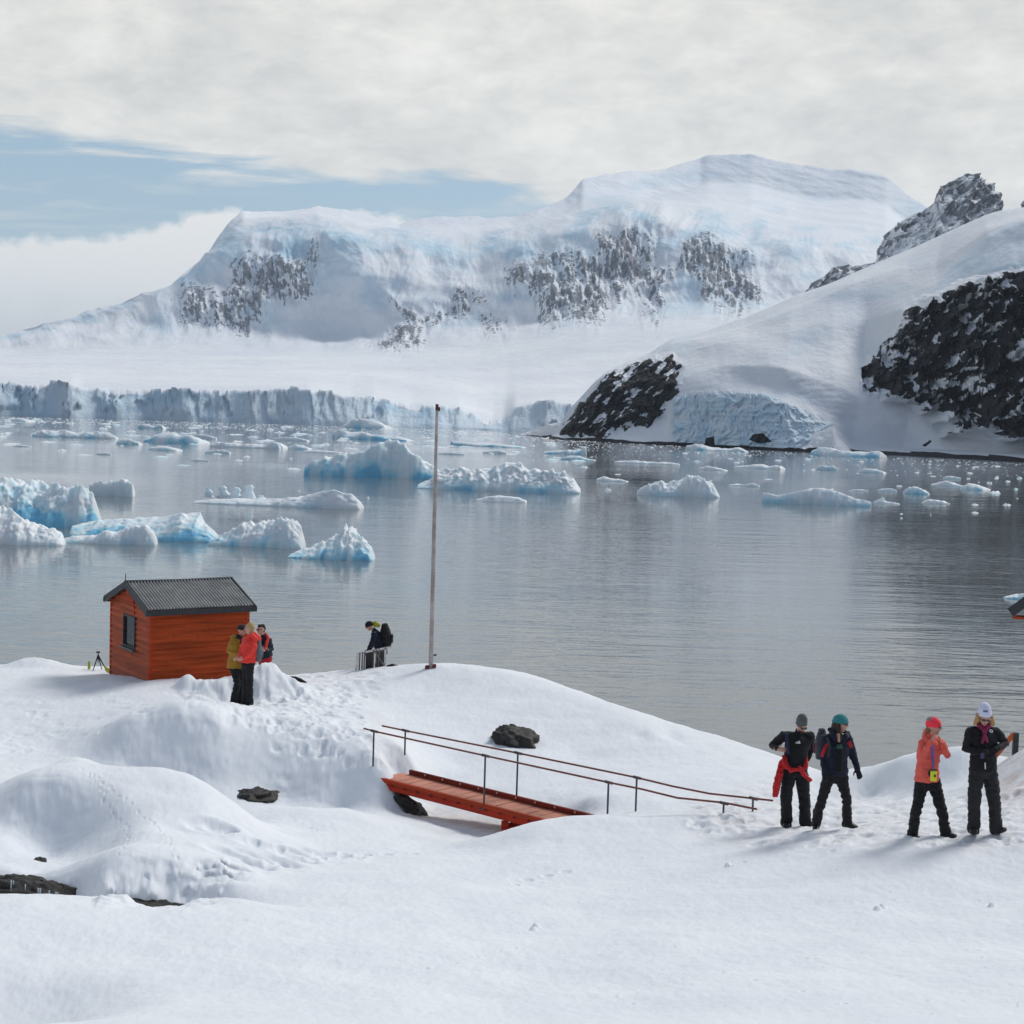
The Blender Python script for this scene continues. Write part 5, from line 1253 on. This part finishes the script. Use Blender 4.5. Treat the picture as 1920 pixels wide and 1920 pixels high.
def person(label, D, J, face, jacket, trousers, s=1.0, hem=.06, gl=True, bulk=1.0, legk=1.0, hands=(1, 1), hd_palm=((0, 1, 0), (0, 1, 0)), curl=.5, gloves=None, wr_s=.03, boot_h=.10, boots=True, neck_r=.058):
    q = {k: P3(D, J, k) for k in J}
    fl, fr = q['tl'], q['tr']
    bx = (fl+fr)/2; base_ = Vector((bx.x, bx.y, min(fl.z, fr.z)-.03))
    root = empty('person', base_, label, 'person')
    off = base_
    sh = (q['sr']-q['sl']); shd = sh.normalized()
    pel = q['pel']; nk = q['neck']; che = nk.lerp(pel, .30); wai = nk.lerp(pel, .68)
    sw = sh.length/2
    # --- body: one continuous skin surface
    mb = MB()
    mb.tube([pel-Vector((0, 0, .04)), wai, che, nk-(nk-pel)*.06], [(.13*s, .10*s), (.11*s, .085*s), (.13*s, .10*s), (.06*s, .055*s)], n=18, side=shd)
    mb.tube([nk-(nk-pel)*.10, nk, q['head']-Vector((0, 0, .03))], [.056*s, .048*s, .046*s], n=14)
    head_mesh(mb, q['head'], face, s)
    for a_, b_, c_, hk, i in (('sl', 'el', 'wl', 'hl', 0), ('sr', 'er', 'wr', 'hr', 1)):
        mb.tube([nk-(nk-pel)*.12, q[a_]], [.04*s, .045*s], n=12)
        mb.tube([q[a_], q[a_].lerp(q[b_], .5), q[b_], q[b_].lerp(q[c_], .4), q[c_]], [.045*s, .04*s, .034*s, .034*s, .024*s], n=12)
        hd_ = (q[hk]-q[c_]) if (q[hk]-q[c_]).length > .01 else (q[c_]-q[b_])
        if not gloves: hand(mb, q[c_], hd_, hd_palm[i], s, curl, 1 if i else -1)
    for a_, b_, c_, d_ in (('pl', 'kl', 'al', 'tl'), ('pr', 'kr', 'ar', 'tr')):
        mb.tube([q[a_], q[b_], q[b_].lerp(q[c_], .35), q[c_]], [.075*s, .05*s, .052*s, .034*s], n=14)
        mb.tube([q[c_], q[c_].lerp(q[d_], .22)-Vector((0, 0, .0))], [.026*s, .018*s], n=10)
    mb.build('body', SKIN, root, off, voxel=.0072, relax=2)
    if gloves:
        for b_, c_, hk, i in (('el', 'wl', 'hl', 0), ('er', 'wr', 'hr', 1)):
            mb = MB(); hd_ = (q[hk]-q[c_]); hand(mb, q[c_], hd_, hd_palm[i], s*1.15, curl, 1 if i else -1); mb.tube([q[c_]-hd_.normalized()*.05, q[c_]+hd_.normalized()*.02], [.036*s, .034*s], n=12); mb.build('glove', gloves, root, off, voxel=.009, relax=2)
    face_bits(root, off, q['head'], face, s, gl)
    # --- trousers
    mb = MB()
    mb.tube([pel+Vector((0, 0, .07)), pel, pel-Vector((0, 0, .07))], [(.150*s*bulk, .115*s*bulk), (.165*s*bulk, .13*s*bulk), (.15*s*bulk, .12*s*bulk)], n=20, side=shd)
    for a_, b_, c_ in (('pl', 'kl', 'al'), ('pr', 'kr', 'ar')):
        mb.tube([q[a_]+Vector((0, 0, .03)), q[a_].lerp(q[b_], .5), q[b_], q[b_].lerp(q[c_], .5), q[c_].lerp(q[b_], .04)-Vector((0, 0, .03))],
                [.098*s*bulk, .09*s*legk, .078*s*legk, .076*s*legk, .080*s*legk], n=16)
    mb.build('trousers', trousers, root, off, voxel=.011, relax=4, wrinkle=.024, wscale=9)
    if boots:
        boot(root, off, q['al'], q['tl'], s, boot_h); boot(root, off, q['ar'], q['tr'], s, boot_h)
    # --- jacket
    if jacket:
        mb = MB(); hb_ = pel-Vector((0, 0, hem))
        mb.tube([hb_, pel+Vector((0, 0, .04)), wai, che, nk.lerp(pel, .10), nk+(nk-pel).normalized()*.0, nk+(q['head']-nk)*.30],
                [(.188*s*bulk, .155*s*bulk), (.18*s*bulk, .15*s*bulk), (.172*s*bulk, .13*s*bulk), (.185*s*bulk, .135*s*bulk), (sw*.72, .10*s*bulk), ((neck_r+.012)*s, (neck_r+.012)*s), (neck_r*s, neck_r*s)], n=22, side=shd, caps=False)
        for a_, b_, c_ in (('sl', 'el', 'wl'), ('sr', 'er', 'wr')):
            mb.tube([nk.lerp(pel, .10), q[a_].lerp(nk, .3), q[a_]], [.06*s, .062*s, .064*s*bulk], n=14)
            mb.tube([q[a_], q[a_].lerp(q[b_], .5), q[b_], q[b_].lerp(q[c_], .5), q[c_].lerp(q[b_], wr_s)], [.070*s*bulk, .064*s*bulk, .056*s*bulk, .050*s*bulk, .040*s*bulk], n=14)
        jk = mb.build('jacket', jacket, root, off, voxel=.010, relax=4, wrinkle=.022, wscale=8)
    return root, q, off
def fwd(deg, down=0):      # 0 = towards the camera, +90 = towards the right of the picture
    a = R(deg); return Vector((math.sin(a), -math.cos(a), -math.tan(R(down)))).normalized()
def beanie(root, off, c, f, mat, s=1.0, h=.10, cut=-.05, name='beanie', fat=1.0, lift=.032, tilt=0, band=None, flatp=None):
    M = frame(f); w = lambda x, y, z: Vector(c)+M @ Vector((x*s, y*s, z*s)); mb = MB()
    mb.ball(w(0, -.015, lift), (.088*s*fat, .107*s*fat, h*s), M, 24, 14, zmin=cut, power=flatp)
    o = mb.build(name, mat, root, off, voxel=.007, relax=3, wrinkle=.006, wscale=16)
    if band:
        mb = MB(); n_ = 24; pts_ = [w(.089*fat*math.cos(a), -.015+.108*fat*math.sin(a), lift+h*cut+.012) for a in np.linspace(0, 2*math.pi, n_+1)]
        mb.tube(pts_, [(.012*s, .008*s)]*len(pts_), n=8, side=(0, 0, 1), caps=False); mb.build('hat_band', band, o, None, smooth=True).location = (0, 0, 0)
        o.children[0].data.transform(Matrix.Translation(-Vector(off)))
    return o
def hairpart(root, off, strands, mat, name='hair'):
    mb = MB()
    for pts_, rad in strands: mb.tube(pts_, rad, n=12)
    return mb.build(name, mat, root, off, voxel=.008, relax=2, wrinkle=.012, wscale=22)
def backpack(root, off, c, f, size, mat, strap=None, q=None, acc=None):
    M = frame(f); c = Vector(c); sx, sy, sz = size
    mb = MB(); mb.tube([c-M @ Vector((0, 0, sz*.44)), c-M @ Vector((0, 0, sz*.2)), c+M @ Vector((0, 0, sz*.2)), c+M @ Vector((0, 0, sz*.46))],
            [(sx*.42, sy*.45), (sx*.5, sy*.52), (sx*.47, sy*.46), (sx*.3, sy*.3)], n=18, side=M @ Vector((1, 0, 0)))
    bp = mb.build('backpack', mat, root, off, voxel=.011, relax=3, wrinkle=.012, wscale=12)
    mb = MB(); mb.tube([c-M @ Vector((0, sy*.42, sz*.32)), c-M @ Vector((0, sy*.5, sz*.05))], [(sx*.32, sy*.2), (sx*.30, sy*.18)], n=12, side=M @ Vector((1, 0, 0)))
    p_ = mb.build('pocket', acc or mat, bp, off, voxel=.011, relax=2)
    return bp

# ---- man in the grey beanie
rt, q, off = person('man in black pullover and grey beanie with a red jacket tied at his waist', 25.0, dict(
    head=(1503,1360,-.06), neck=(1498,1374), sl=(1468,1381,.02), sr=(1519,1381,0), el=(1448,1399,.05), er=(1521,1406,.10), wl=(1456,1404,-.12), wr=(1513,1424,.10), hl=(1464,1405,-.14), hr=(1507,1430,.08),
    pel=(1490,1436), pl=(1480,1445), pr=(1502,1445), kl=(1474,1494,-.05), kr=(1508,1493,.02), al=(1475,1540,0), ar=(1510,1538,.0), tl=(1474,1549,-.22), tr=(1525,1545,-.10)), fwd(18, 32), BLACK, BLACK, s=1.0, hem=.05, bulk=1.05, legk=1.14, curl=.7, hd_palm=((0, 1, -.3), (0, 1, 0)), boot_h=.06)
beanie(rt, off, q['head'], fwd(18, 16), cloth('grey knit', (.10, .12, .12)), h=.155, cut=-.12, fat=.98, flatp=.75)
mb = MB(); Mh = frame(fwd(18, 32)); mb.ball(q['head']+Mh @ Vector((0, .048, -.066)), (.05, .045, .034), Mh, 14, 8); mb.build('beard', simple('brown beard', (.06, .03, .018), .9), rt, off, smooth=True)
RED = cloth('red shell cloth', (.50, .012, .014), .55); RED2 = cloth('bright red cloth', (.62, .03, .022), .6)
W1 = lambda px, py, dy=0: P(px, py, 25.0+dy)
mb = MB()
mb.tube([W1(1470,1420,-.08), W1(1474,1433,-.14), W1(1483,1446,-.17)], [(.05,.035), (.075,.035), (.04,.03)], n=12)
mb.tube([W1(1467,1428,-.05), W1(1461,1452,-.13), W1(1456,1475,-.14), W1(1454,1492,-.12)], [(.06,.04), (.075,.045), (.08,.04), (.06,.03)], n=14)
mb.tube([W1(1510,1424,-.06), W1(1510,1432,-.12), W1(1509,1440,-.13)], [(.05,.03), (.052,.03), (.045,.03)], n=12)
mb.tube([W1(1499,1440,-.18), W1(1508,1452,-.17), W1(1519,1463,-.13)], [(.035,.03), (.04,.03), (.035,.03)], n=12)
mb.tube([W1(1470,1437,-.12), W1(1482,1443,-.19), W1(1500,1443,-.19), W1(1512,1437,-.12), W1(1513,1432,.1), W1(1490,1430,.17), W1(1468,1432,.08), W1(1470,1437,-.12)], [.028]*8, n=10)
mb.build('tied_jacket', RED, rt, off, voxel=.011, relax=3, wrinkle=.02, wscale=11)
mb = MB(); mb.tube([P(1475,1378,24.80), P(1476,1396,24.82), P(1478,1412,24.84)], [(.022,.02)]*3, n=8, side=(1,0,0)); mb.build('strap', cloth('navy strap', (.02, .022, .07)), rt, off, smooth=True)
# chest logo: three slanted white bars forming a triangle
mWh = simple('white print', (.75, .75, .75), .6, .03)
def decal_quads(root, off, surf_c, f, quads, mat, name, thick=.004):
    M = frame(f); mb = MB()
    for qd in quads:
        vs1 = [Vector(surf_c)+M @ Vector((x, thick, z)) for x, z in qd]; vs0 = [Vector(surf_c)+M @ Vector((x, -.01, z)) for x, z in qd]
        n_ = len(qd); mb.add(vs1+vs0, [tuple(range(n_)), tuple(range(2*n_-1, n_-1, -1))]+[(i, (i+1) % n_, n_+(i+1) % n_, n_+i) for i in range(n_)])
    return mb.build(name, mat, root, off)
def surf_point(root, partname, org, d):
    """first hit on a part of the person along d (world)"""
    ob = [o_ for o_ in root.children if o_.name.startswith(partname)][0]
    bpy.context.view_layer.update()
    o_l = Vector(org)-root.location; ok, loc, nor, _ = ob.ray_cast(o_l, Vector(d).normalized())
    return (loc+root.location, nor) if ok else (Vector(org), -Vector(d))
sp, nr = surf_point(rt, 'jacket', P(1497, 1392, 23.5), (P(1497, 1392, 25)-P(1497, 1392, 23.5)))
quads = [[(.055,-.03),(.035,-.03),(.03,-.012),(.04,-.004)],[(.028,-.03),(.008,-.03),(-.005,.008),(.012,.02)],[(0,-.03),(-.04,-.03),(-.022,.03),(-.012,.034)]]
decal_quads(rt, off, sp+nr*.004, nr, [[(x_*.8, z_*.8+.005) for x_, z_ in qd] for qd in quads], mWh, 'chest_logo')

# ---- woman in the teal hat
rt, q, off = person('woman in teal knitted hat and open navy jacket striding with a grey backpack', 23.6, dict(
    head=(1577,1358,-.02), neck=(1569,1378), sl=(1547,1386,-.02), sr=(1589,1386,.03), el=(1543,1418,-.02), er=(1599,1416,.04), wl=(1547,1446,-.14), wr=(1607,1441,-.02), hl=(1549,1462,-.18), hr=(1611,1453,-.06),
    pel=(1565,1446), pl=(1555,1456,0), pr=(1577,1456,0), kl=(1541,1500,-.06), kr=(1587,1497,-.08), al=(1530,1542,.05), ar=(1589,1538,.0), tl=(1531,1560,-.12), tr=(1607,1551,-.07)), fwd(68, 4), NAVY, BLACK, s=.97, hem=.05, bulk=1.12, legk=.92, curl=.7, gloves=BLACK, boot_h=.16)
TEAL = cloth('teal knit', (.035, .22, .23)); beanie(rt, off, q['head'], fwd(68, 2), TEAL, h=.105, cut=-.18, fat=1.08, lift=.045, band=TEAL)
BRN = simple('dark brown hair', (.03, .014, .009), .6, .4, 30); Mh = frame(fwd(68))
hw = lambda x, y, z: q['head']+Mh @ Vector((x, y, z))
hairpart(rt, off, [([hw(0, -.05, .03), hw(0, -.075, -.05), hw(.02, -.07, -.13)], [.08, .07, .045]), ([hw(.07, -.02, .0), hw(.085, -.02, -.08), hw(.08, .0, -.17)], [.03, .035, .02])], BRN)
backpack(rt, off, P(1540, 1394, 23.75), fwd(60), (.26, .17, .40), cloth('grey pack cloth', (.05, .052, .06)), acc=cloth('maroon trim', (.12, .02, .04)))
# red flashes on the sleeves and open front with green top
mb = MB(); mb.tube([P(1552,1394,23.51), P(1546,1405,23.49), P(1541,1418,23.50)], [(.012,.03), (.02,.03), (.012,.03)], n=10, side=(0,1,0)); mb.tube([P(1591,1392,23.55), P(1596,1401,23.56)], [(.02,.035), (.012,.03)], n=10, side=(0,1,0)); mb.build('sleeve_flash', cloth('red sleeve flash', (.42, .02, .03)), rt, off, voxel=.01, relax=2)
mb = MB(); mb.tube([P(1573,1390,23.47), P(1575,1410,23.44), P(1573,1445,23.43)], [(.04,.03), (.055,.03), (.05,.03)], n=12, side=(1, 0, 0)); mb.build('shirt', cloth('black shirt', (.006, .006, .007)), rt, off, voxel=.01, relax=2)
mb = MB(); mb.tube([P(1572,1377,23.49), P(1573,1390,23.44)], [(.028,.02), (.018,.015)], n=10, side=(1, 0, 0)); mb.build('neckline', SKIN, rt, off, smooth=True)
mb = MB(); mb.tube([P(1574,1398,23.42), P(1574,1402,23.415)], [(.04,.02), (.045,.02)], n=10, side=(1, 0, 0)); mb.build('green_top', cloth('green top', (.02, .09, .07)), rt, off, smooth=True)
mb = MB(); mb.tube([P(1560,1372,23.55), P(1563,1380,23.46), P(1566,1388,23.44)], [(.03,.05), (.03,.05), (.015,.03)], n=10, side=(0,1,0)); mb.tube([P(1592,1376,23.6), P(1586,1380,23.48), P(1582,1390,23.46)], [(.02,.05), (.025,.05), (.015,.03)], n=10, side=(0,1,0)); mb.tube([P(1556,1368,23.68), P(1572,1366,23.74), P(1588,1374,23.68)], [.035,.045,.03], n=10); mb.build('collar', NAVY, rt, off, voxel=.01, relax=2)

mb = MB(); mb.tube([P(1552,1384,23.42), P(1556,1400,23.40), P(1553,1418,23.44)], [(.02,.02)]*3, n=8, side=(1,0,0)); mb.build('strap', cloth('dark strap', (.03, .03, .035)), rt, off, smooth=True)
# ---- woman in the coral top
rt, q, off = person('woman in coral top and neon pink beanie holding both hands to her face', 22.2, dict(
    head=(1752,1363,-.02), neck=(1744,1381,.02), sl=(1730,1395,-.03), sr=(1763,1393,.06), el=(1730,1418,-.18), er=(1776,1417,.02), wl=(1746,1392,-.22), wr=(1765,1393,-.10), hl=(1751,1382,-.20), hr=(1762,1383,-.10),
    pel=(1738,1460,.02), pl=(1729,1470,.02), pr=(1751,1470,.02), kl=(1719,1515,-.06), kr=(1765,1516,-.03), al=(1711,1562,.04), ar=(1774,1560,.02), tl=(1722,1572,-.10), tr=(1792,1568,-.08)), fwd(62, 2), cloth('coral fleece', (.74, .115, .085), .7, .05), BLACK, s=.93, hem=.03, bulk=1.02, legk=1.0, curl=.95, hd_palm=((.8, .2, 0), (-.8, .2, 0)), boot_h=.05, gl=True)
NEON = cloth('neon pink knit', (.95, .045, .07)); Mh = frame(fwd(62)); hw = lambda x, y, z: q['head']+Mh @ Vector((x, y, z))
bn = beanie(rt, off, q['head'], fwd(62, -2), NEON, s=.95, h=.105, cut=-.35, fat=1.06, lift=.04)
mb = MB(); mb.ball(hw(-.01, -.035, .078), (.084, .086, .064), Mh, 20, 12, zmin=.05); o_ = mb.build('grey_crown', cloth('pink grey knit', (.33, .17, .19)), bn, off, voxel=.008, relax=2)
hairpart(rt, off, [([hw(0, -.06, -.02), hw(0, -.08, -.07), hw(0, -.07, -.11)], [.05, .045, .02])], simple('light brown hair', (.2, .1, .05), .6, .3, 30))
CORAL = rt.children and [o2 for o2 in rt.children if o2.name.startswith('jacket')][0].active_material
mb = MB(); mb.tube([P(1736,1372,22.3), P(1735,1384,22.2), P(1741,1391,22.1)], [.04, .05, .04], n=12); mb.tube([P(1738,1376,22.35), P(1752,1382,22.38)], [.045, .035], n=12); mb.build('hood', CORAL, rt, off, voxel=.01, relax=3, wrinkle=.01)
mLan = simple('purple lanyard', (.16, .1, .3), .6, .5, 60)
mb = MB(); mb.bar(P(1751,1396,21.92), P(1750,1441,21.93), .022, .008, up=Vector((0, 1, 0))); mb.bar(P(1746,1398,21.95), P(1749,1441,21.94), .018, .008, up=Vector((0, 1, 0))); mb.build('lanyard', mLan, rt, off)
mY = simple('yellow pouch', (.75, .72, .02), .5, .08)
mb = MB(); mb.box(P(1750.5,1455,21.93), (.088, .03, .145)); po = mb.build('camera_pouch', mY, rt, off, bevel=.01)
mb = MB(); mb.box(P(1750.5,1443.5,21.93), (.094, .034, .02)); mb.ball(P(1753,1455,21.913), (.016, .01, .022)); mb.build('pouch_trim', simple('dark pouch trim', (.05, .05, .04), .5), po, off)
mb = MB(); mb.ball(P(1744,1450,22.0), (.03, .03, .045)); mb.build('camera', mBlk, rt, off, smooth=True)

# ---- woman in the white hat
rt, q, off = person('woman in white knitted hat and black jacket looking down at her hands', 21.9, dict(
    head=(1846,1345,-.06), neck=(1845,1364), sl=(1820,1373,0), sr=(1868,1373,0), el=(1811,1404,-.02), er=(1885,1394,.03), wl=(1831,1411,-.17), wr=(1867,1407,-.19), hl=(1842,1410,-.20), hr=(1858,1414,-.22),
    pel=(1843,1436), pl=(1831,1446), pr=(1856,1446), kl=(1827,1501,-.05), kr=(1864,1501,-.02), al=(1826,1551,0), ar=(1868,1550,0), tl=(1826,1561,-.22), tr=(1885,1556,-.10)), fwd(-2, 26), cloth('black fleece', (.010, .009, .011)), CHAR, s=1.0, hem=.06, bulk=1.0, legk=1.08, curl=.6, hd_palm=((0, .6, -.5), (0, .6, -.5)), gloves=BLACK, boot_h=.04)
WHT = cloth('white knit', (.62, .64, .78), .8, .05); bn = beanie(rt, off, q['head'], fwd(-2, 6), WHT, h=.165, cut=-.05, fat=1.04, flatp=.8, lift=.04)
Mh = frame(fwd(-2, 8)); hw = lambda x, y, z: q['head']+Mh @ Vector((x, y, z))
BLO = simple('blond hair', (.42, .24, .10), .55, .3, 30)
hairpart(rt, off, [([hw(.075*sx, .0, .03), hw(.10*sx, .005, -.04), hw(.125*sx, .01, -.10)], [.028, .036, .022]) for sx in (-1, 1)]+[([hw(.04*sx, -.07, .0), hw(.07*sx, -.07, -.1)], [.06, .045]) for sx in (-1, 1)], BLO)
mSc = simple('magenta scarf', (.22, .012, .06), .7, .5, 22)
mb = MB(); mb.tube([hw(-.06, .0, -.12), hw(0, .06, -.15), hw(.06, .0, -.12)], [.035, .035, .035], n=12); mb.tube([hw(-.02, .06, -.14), P(1842, 1393, 21.73)], [(.03, .02), (.035, .015)], n=12); mb.tube([hw(.03, .06, -.14), P(1852, 1392, 21.73)], [(.025, .02), (.03, .015)], n=12); mb.build('scarf', mSc, rt, off, voxel=.009, relax=2, wrinkle=.01)
sp, nr = surf_point(rt, 'jacket', P(1858, 1371, 20.5), (P(1858, 1371, 22)-P(1858, 1371, 20.5)))
oc = [(.026*math.cos(a), .026*math.sin(a)) for a in np.linspace(0, 2*math.pi, 13)[:-1]]
bd = decal_quads(rt, off, sp+nr*.004, nr, [oc], simple('white badge', (.6, .6, .68), .5, .03), 'badge')
decal_quads(bd, off, sp+nr*.0065, nr, [[(x_*.42, z_*.42) for x_, z_ in oc]], simple('navy emblem', (.03, .03, .12), .5), 'emblem')
sp, nr = surf_point(rt, 'beanie', P(1847, 1334, 20.5), (P(1847, 1334, 22)-P(1847, 1334, 20.5)))
def letter(ch, x, w=.016, h=.022, t_=.005):
    B = lambda a, b, c, d: [(a, b), (c, b), (c, d), (a, d)]
    Ls = {'H': [B(0, 0, t_, h), B(w-t_, 0, w, h), B(t_, h/2-t_/2, w-t_, h/2+t_/2)],
          'K': [B(0, 0, t_, h), [(t_, h*.42), (w-t_*.2, 0), (w, 0), (w, .003), (t_, h*.62)], [(t_, h*.42), (w, h-.003), (w, h), (w-t_, h), (t_, h*.58)]],
          '2': [B(0, h-t_, w, h), B(w-t_, h/2, w, h-t_), B(0, h/2-t_/2, w-t_, h/2+t_/2), B(0, t_, t_, h/2-t_/2), B(0, 0, w, t_)]}
    return [[(-(x+a), b) for a, b in qd] for qd in Ls[ch]]
lt = []
for i, ch in enumerate('2HK'): lt += letter(ch, -.033+i*.022)
nf = Vector((nr.x, nr.y, nr.z*.6)).normalized()
decal_quads(rt, off, sp+nf*.006-Vector((0, 0, .008)), nf, [[(-x_, z_) for x_, z_ in qd][::-1] for qd in lt], simple('navy lettering', (.03, .03, .1), .6), 'hat_lettering')
mb = MB(); mb.box(P(1842,1417,21.58), (.05, .02, .07)); mb.build('camera', simple('purple camera case', (.06, .03, .12), .4, .4, 40), rt, off, bevel=.006)
mb = MB(); mb.bar(P(1847,1430,21.66), P(1847.5,1442,21.66), .012, .008, up=Vector((0, 1, 0))); mb.build('drawcord', mWh, rt, off)

# ---- man in the mustard jacket
MUS = cloth('mustard shell', (.36, .19, .018), .6)
rt, q, off = person('person in mustard yellow jacket facing the companion in bright red', 35.0, dict(
    head=(454,1182,-.02), neck=(449,1195), sl=(437,1203,-.03), sr=(455,1201,.08), el=(429,1220,-.08), er=(458,1222,.10), wl=(445,1228,-.18), wr=(460,1230,.0), hl=(452,1229,-.17), hr=(466,1232,-.02),
    pel=(443,1243,.02), pl=(439,1250), pr=(448,1250,.06), kl=(445,1283,-.04), kr=(452,1283,.06), al=(437,1315,.02), ar=(449,1313,.08), tl=(441,1322,-.13), tr=(456,1318,-.02)), fwd(68, 0), MUS, BLACK, s=.97, hem=.10, bulk=1.14, legk=1.0, gl=True, boot_h=.05)
beanie(rt, off, q['head'], fwd(60), cloth('dark beanie', (.025, .016, .025)), h=.10, cut=-.1, fat=1.05)
mb = MB(); mb.tube([P(447,1194,34.95), P(455,1198,34.88), P(452,1206,34.85)], [.055, .05, .03], n=12); mb.build('neck_warmer', BLACK, rt, off, voxel=.01, relax=2)
mb = MB(); mb.tube([P(437,1195,35.0), P(441,1203,34.95)], [.06, .06], n=12); mb.build('hood', MUS, rt, off, voxel=.012, relax=2, wrinkle=.01)
# ---- woman in bright red
BR = cloth('bright red shell', (.78, .045, .03), .55)
rt, q, off = person('blond person in bright red jacket with a grey backpack seen from the side', 34.7, dict(
    head=(467,1179,-.02), neck=(469,1193), sl=(459,1202,.05), sr=(476,1202,-.04), el=(453,1221,.0), er=(470,1222,-.14), wl=(450,1231,-.08), wr=(457,1234,-.20), hl=(446,1233,-.1), hr=(450,1236,-.2),
    pel=(465,1237), pl=(461,1246,.04), pr=(468,1246,-.02), kl=(461,1283,.02), kr=(468,1283,-.03), al=(460,1314,.08), ar=(469,1314,.03), tl=(451,1321,.0), tr=(462,1323,-.08)), fwd(-75, 2), BR, BLACK, s=.97, hem=.05, bulk=1.1, legk=.98, gl=False, boot_h=.16)
Mh = frame(fwd(-75)); hw = lambda x, y, z: q['head']+Mh @ Vector((x, y, z))
hairpart(rt, off, [([hw(0, -.02, .06), hw(0, -.055, .02), hw(0, -.05, -.06)], [.085, .08, .05])], simple('blond ponytail hair', (.40, .27, .11), .55, .3, 30))
mb = MB(); mb.tube([P(477,1189,34.72), P(484,1196,34.7)], [.055, .06], n=12); mb.tube([P(472,1190,34.62), P(480,1198,34.62)], [.045, .04], n=12); mb.build('hood', BR, rt, off, voxel=.011, relax=2, wrinkle=.01)
backpack(rt, off, P(484, 1219, 34.75), fwd(-72), (.25, .17, .42), cloth('blue grey pack cloth', (.11, .13, .15)))
# ---- man with the red lifejacket
rt, q, off = person('dark haired man with red lifejacket straps and red trousers behind the snow mound', 38.0, dict(
    head=(489,1181,-.02), neck=(494,1194), sl=(484,1201,.0), sr=(504,1201,.0), el=(484,1218,-.05), er=(509,1217,.0), wl=(490,1218,-.2), wr=(500,1219,-.18), hl=(494,1217,-.22), hr=(495,1219,-.2),
    pel=(497,1236), pl=(493,1243), pr=(501,1243), kl=(493,1272,-.04), kr=(501,1272,0), al=(493,1300), ar=(502,1300), tl=(490,1306,-.18), tr=(500,1306,-.18)), fwd(-50, 4), cloth('navy green fleece', (.010, .02, .032)), cloth('red waterproof trousers', (.42, .012, .02), .6), s=.97, hem=-.10, bulk=1.06, legk=1.15, gl=True, boot_h=.05)
Mh = frame(fwd(-50)); hw = lambda x, y, z: q['head']+Mh @ Vector((x, y, z))
hairpart(rt, off, [([hw(0, .03, .085), hw(0, -.04, .08), hw(0, -.075, .02), hw(0, -.07, -.04)], [.05, .07, .06, .035])], simple('black hair', (.012, .009, .008), .6, .3, 30))
mb = MB(); mb.tube([P(503,1196,37.85), P(500,1205,37.78), P(498,1217,37.78)], [(.04, .03), (.045, .03), (.035, .025)], n=12); mb.tube([P(488,1198,37.8), P(487,1210,37.78)], [(.035, .03), (.03, .03)], n=12); mb.tube([P(498,1190,38.1), P(503,1196,37.9)], [.05, .04], n=12); mb.build('lifejacket', RED2, rt, off, voxel=.012, relax=2)
# ---- man bending by the rack
rt, q, off = person('man with big black backpack bending over the metal rack', 42.0, dict(
    head=(692,1174,-.05), neck=(702,1182), sl=(702,1190,-.18), sr=(706,1189,.18), el=(698,1204,-.2), er=(700,1206,.2), wl=(691,1217,-.2), wr=(692,1219,.12), hl=(688,1222,-.2), hr=(688,1225,.1),
    pel=(715,1224), pl=(715,1230,-.1), pr=(715,1230,.1), kl=(708,1247,-.15), kr=(709,1247,.12), al=(718,1262,-.12), ar=(719,1262,.1), tl=(711,1267,-.12), tr=(712,1267,.1)), fwd(-90, 30), NAVY, BLACK, s=.97, hem=.02, bulk=1.1, legk=1.0, gl=False, gloves=BLACK, boot_h=.06)
mb = MB(); beanie(rt, off, q['head'], fwd(-90, 22), cloth('black cap', (.012, .008, .009)), h=.10, cut=-.4, fat=1.06)
mb.tube([P(699,1170,42.0), P(704,1170,42.0), P(710,1173,42.0)], [.06, .085, .05], n=12); mb.build('hood', cloth('yellow green hood', (.34, .34, .03)), rt, off, voxel=.012, relax=2, wrinkle=.012)
backpack(rt, off, P(723, 1191, 42.0), fwd(-90, 6), (.34, .30, .52), BLACK)

tick('e')
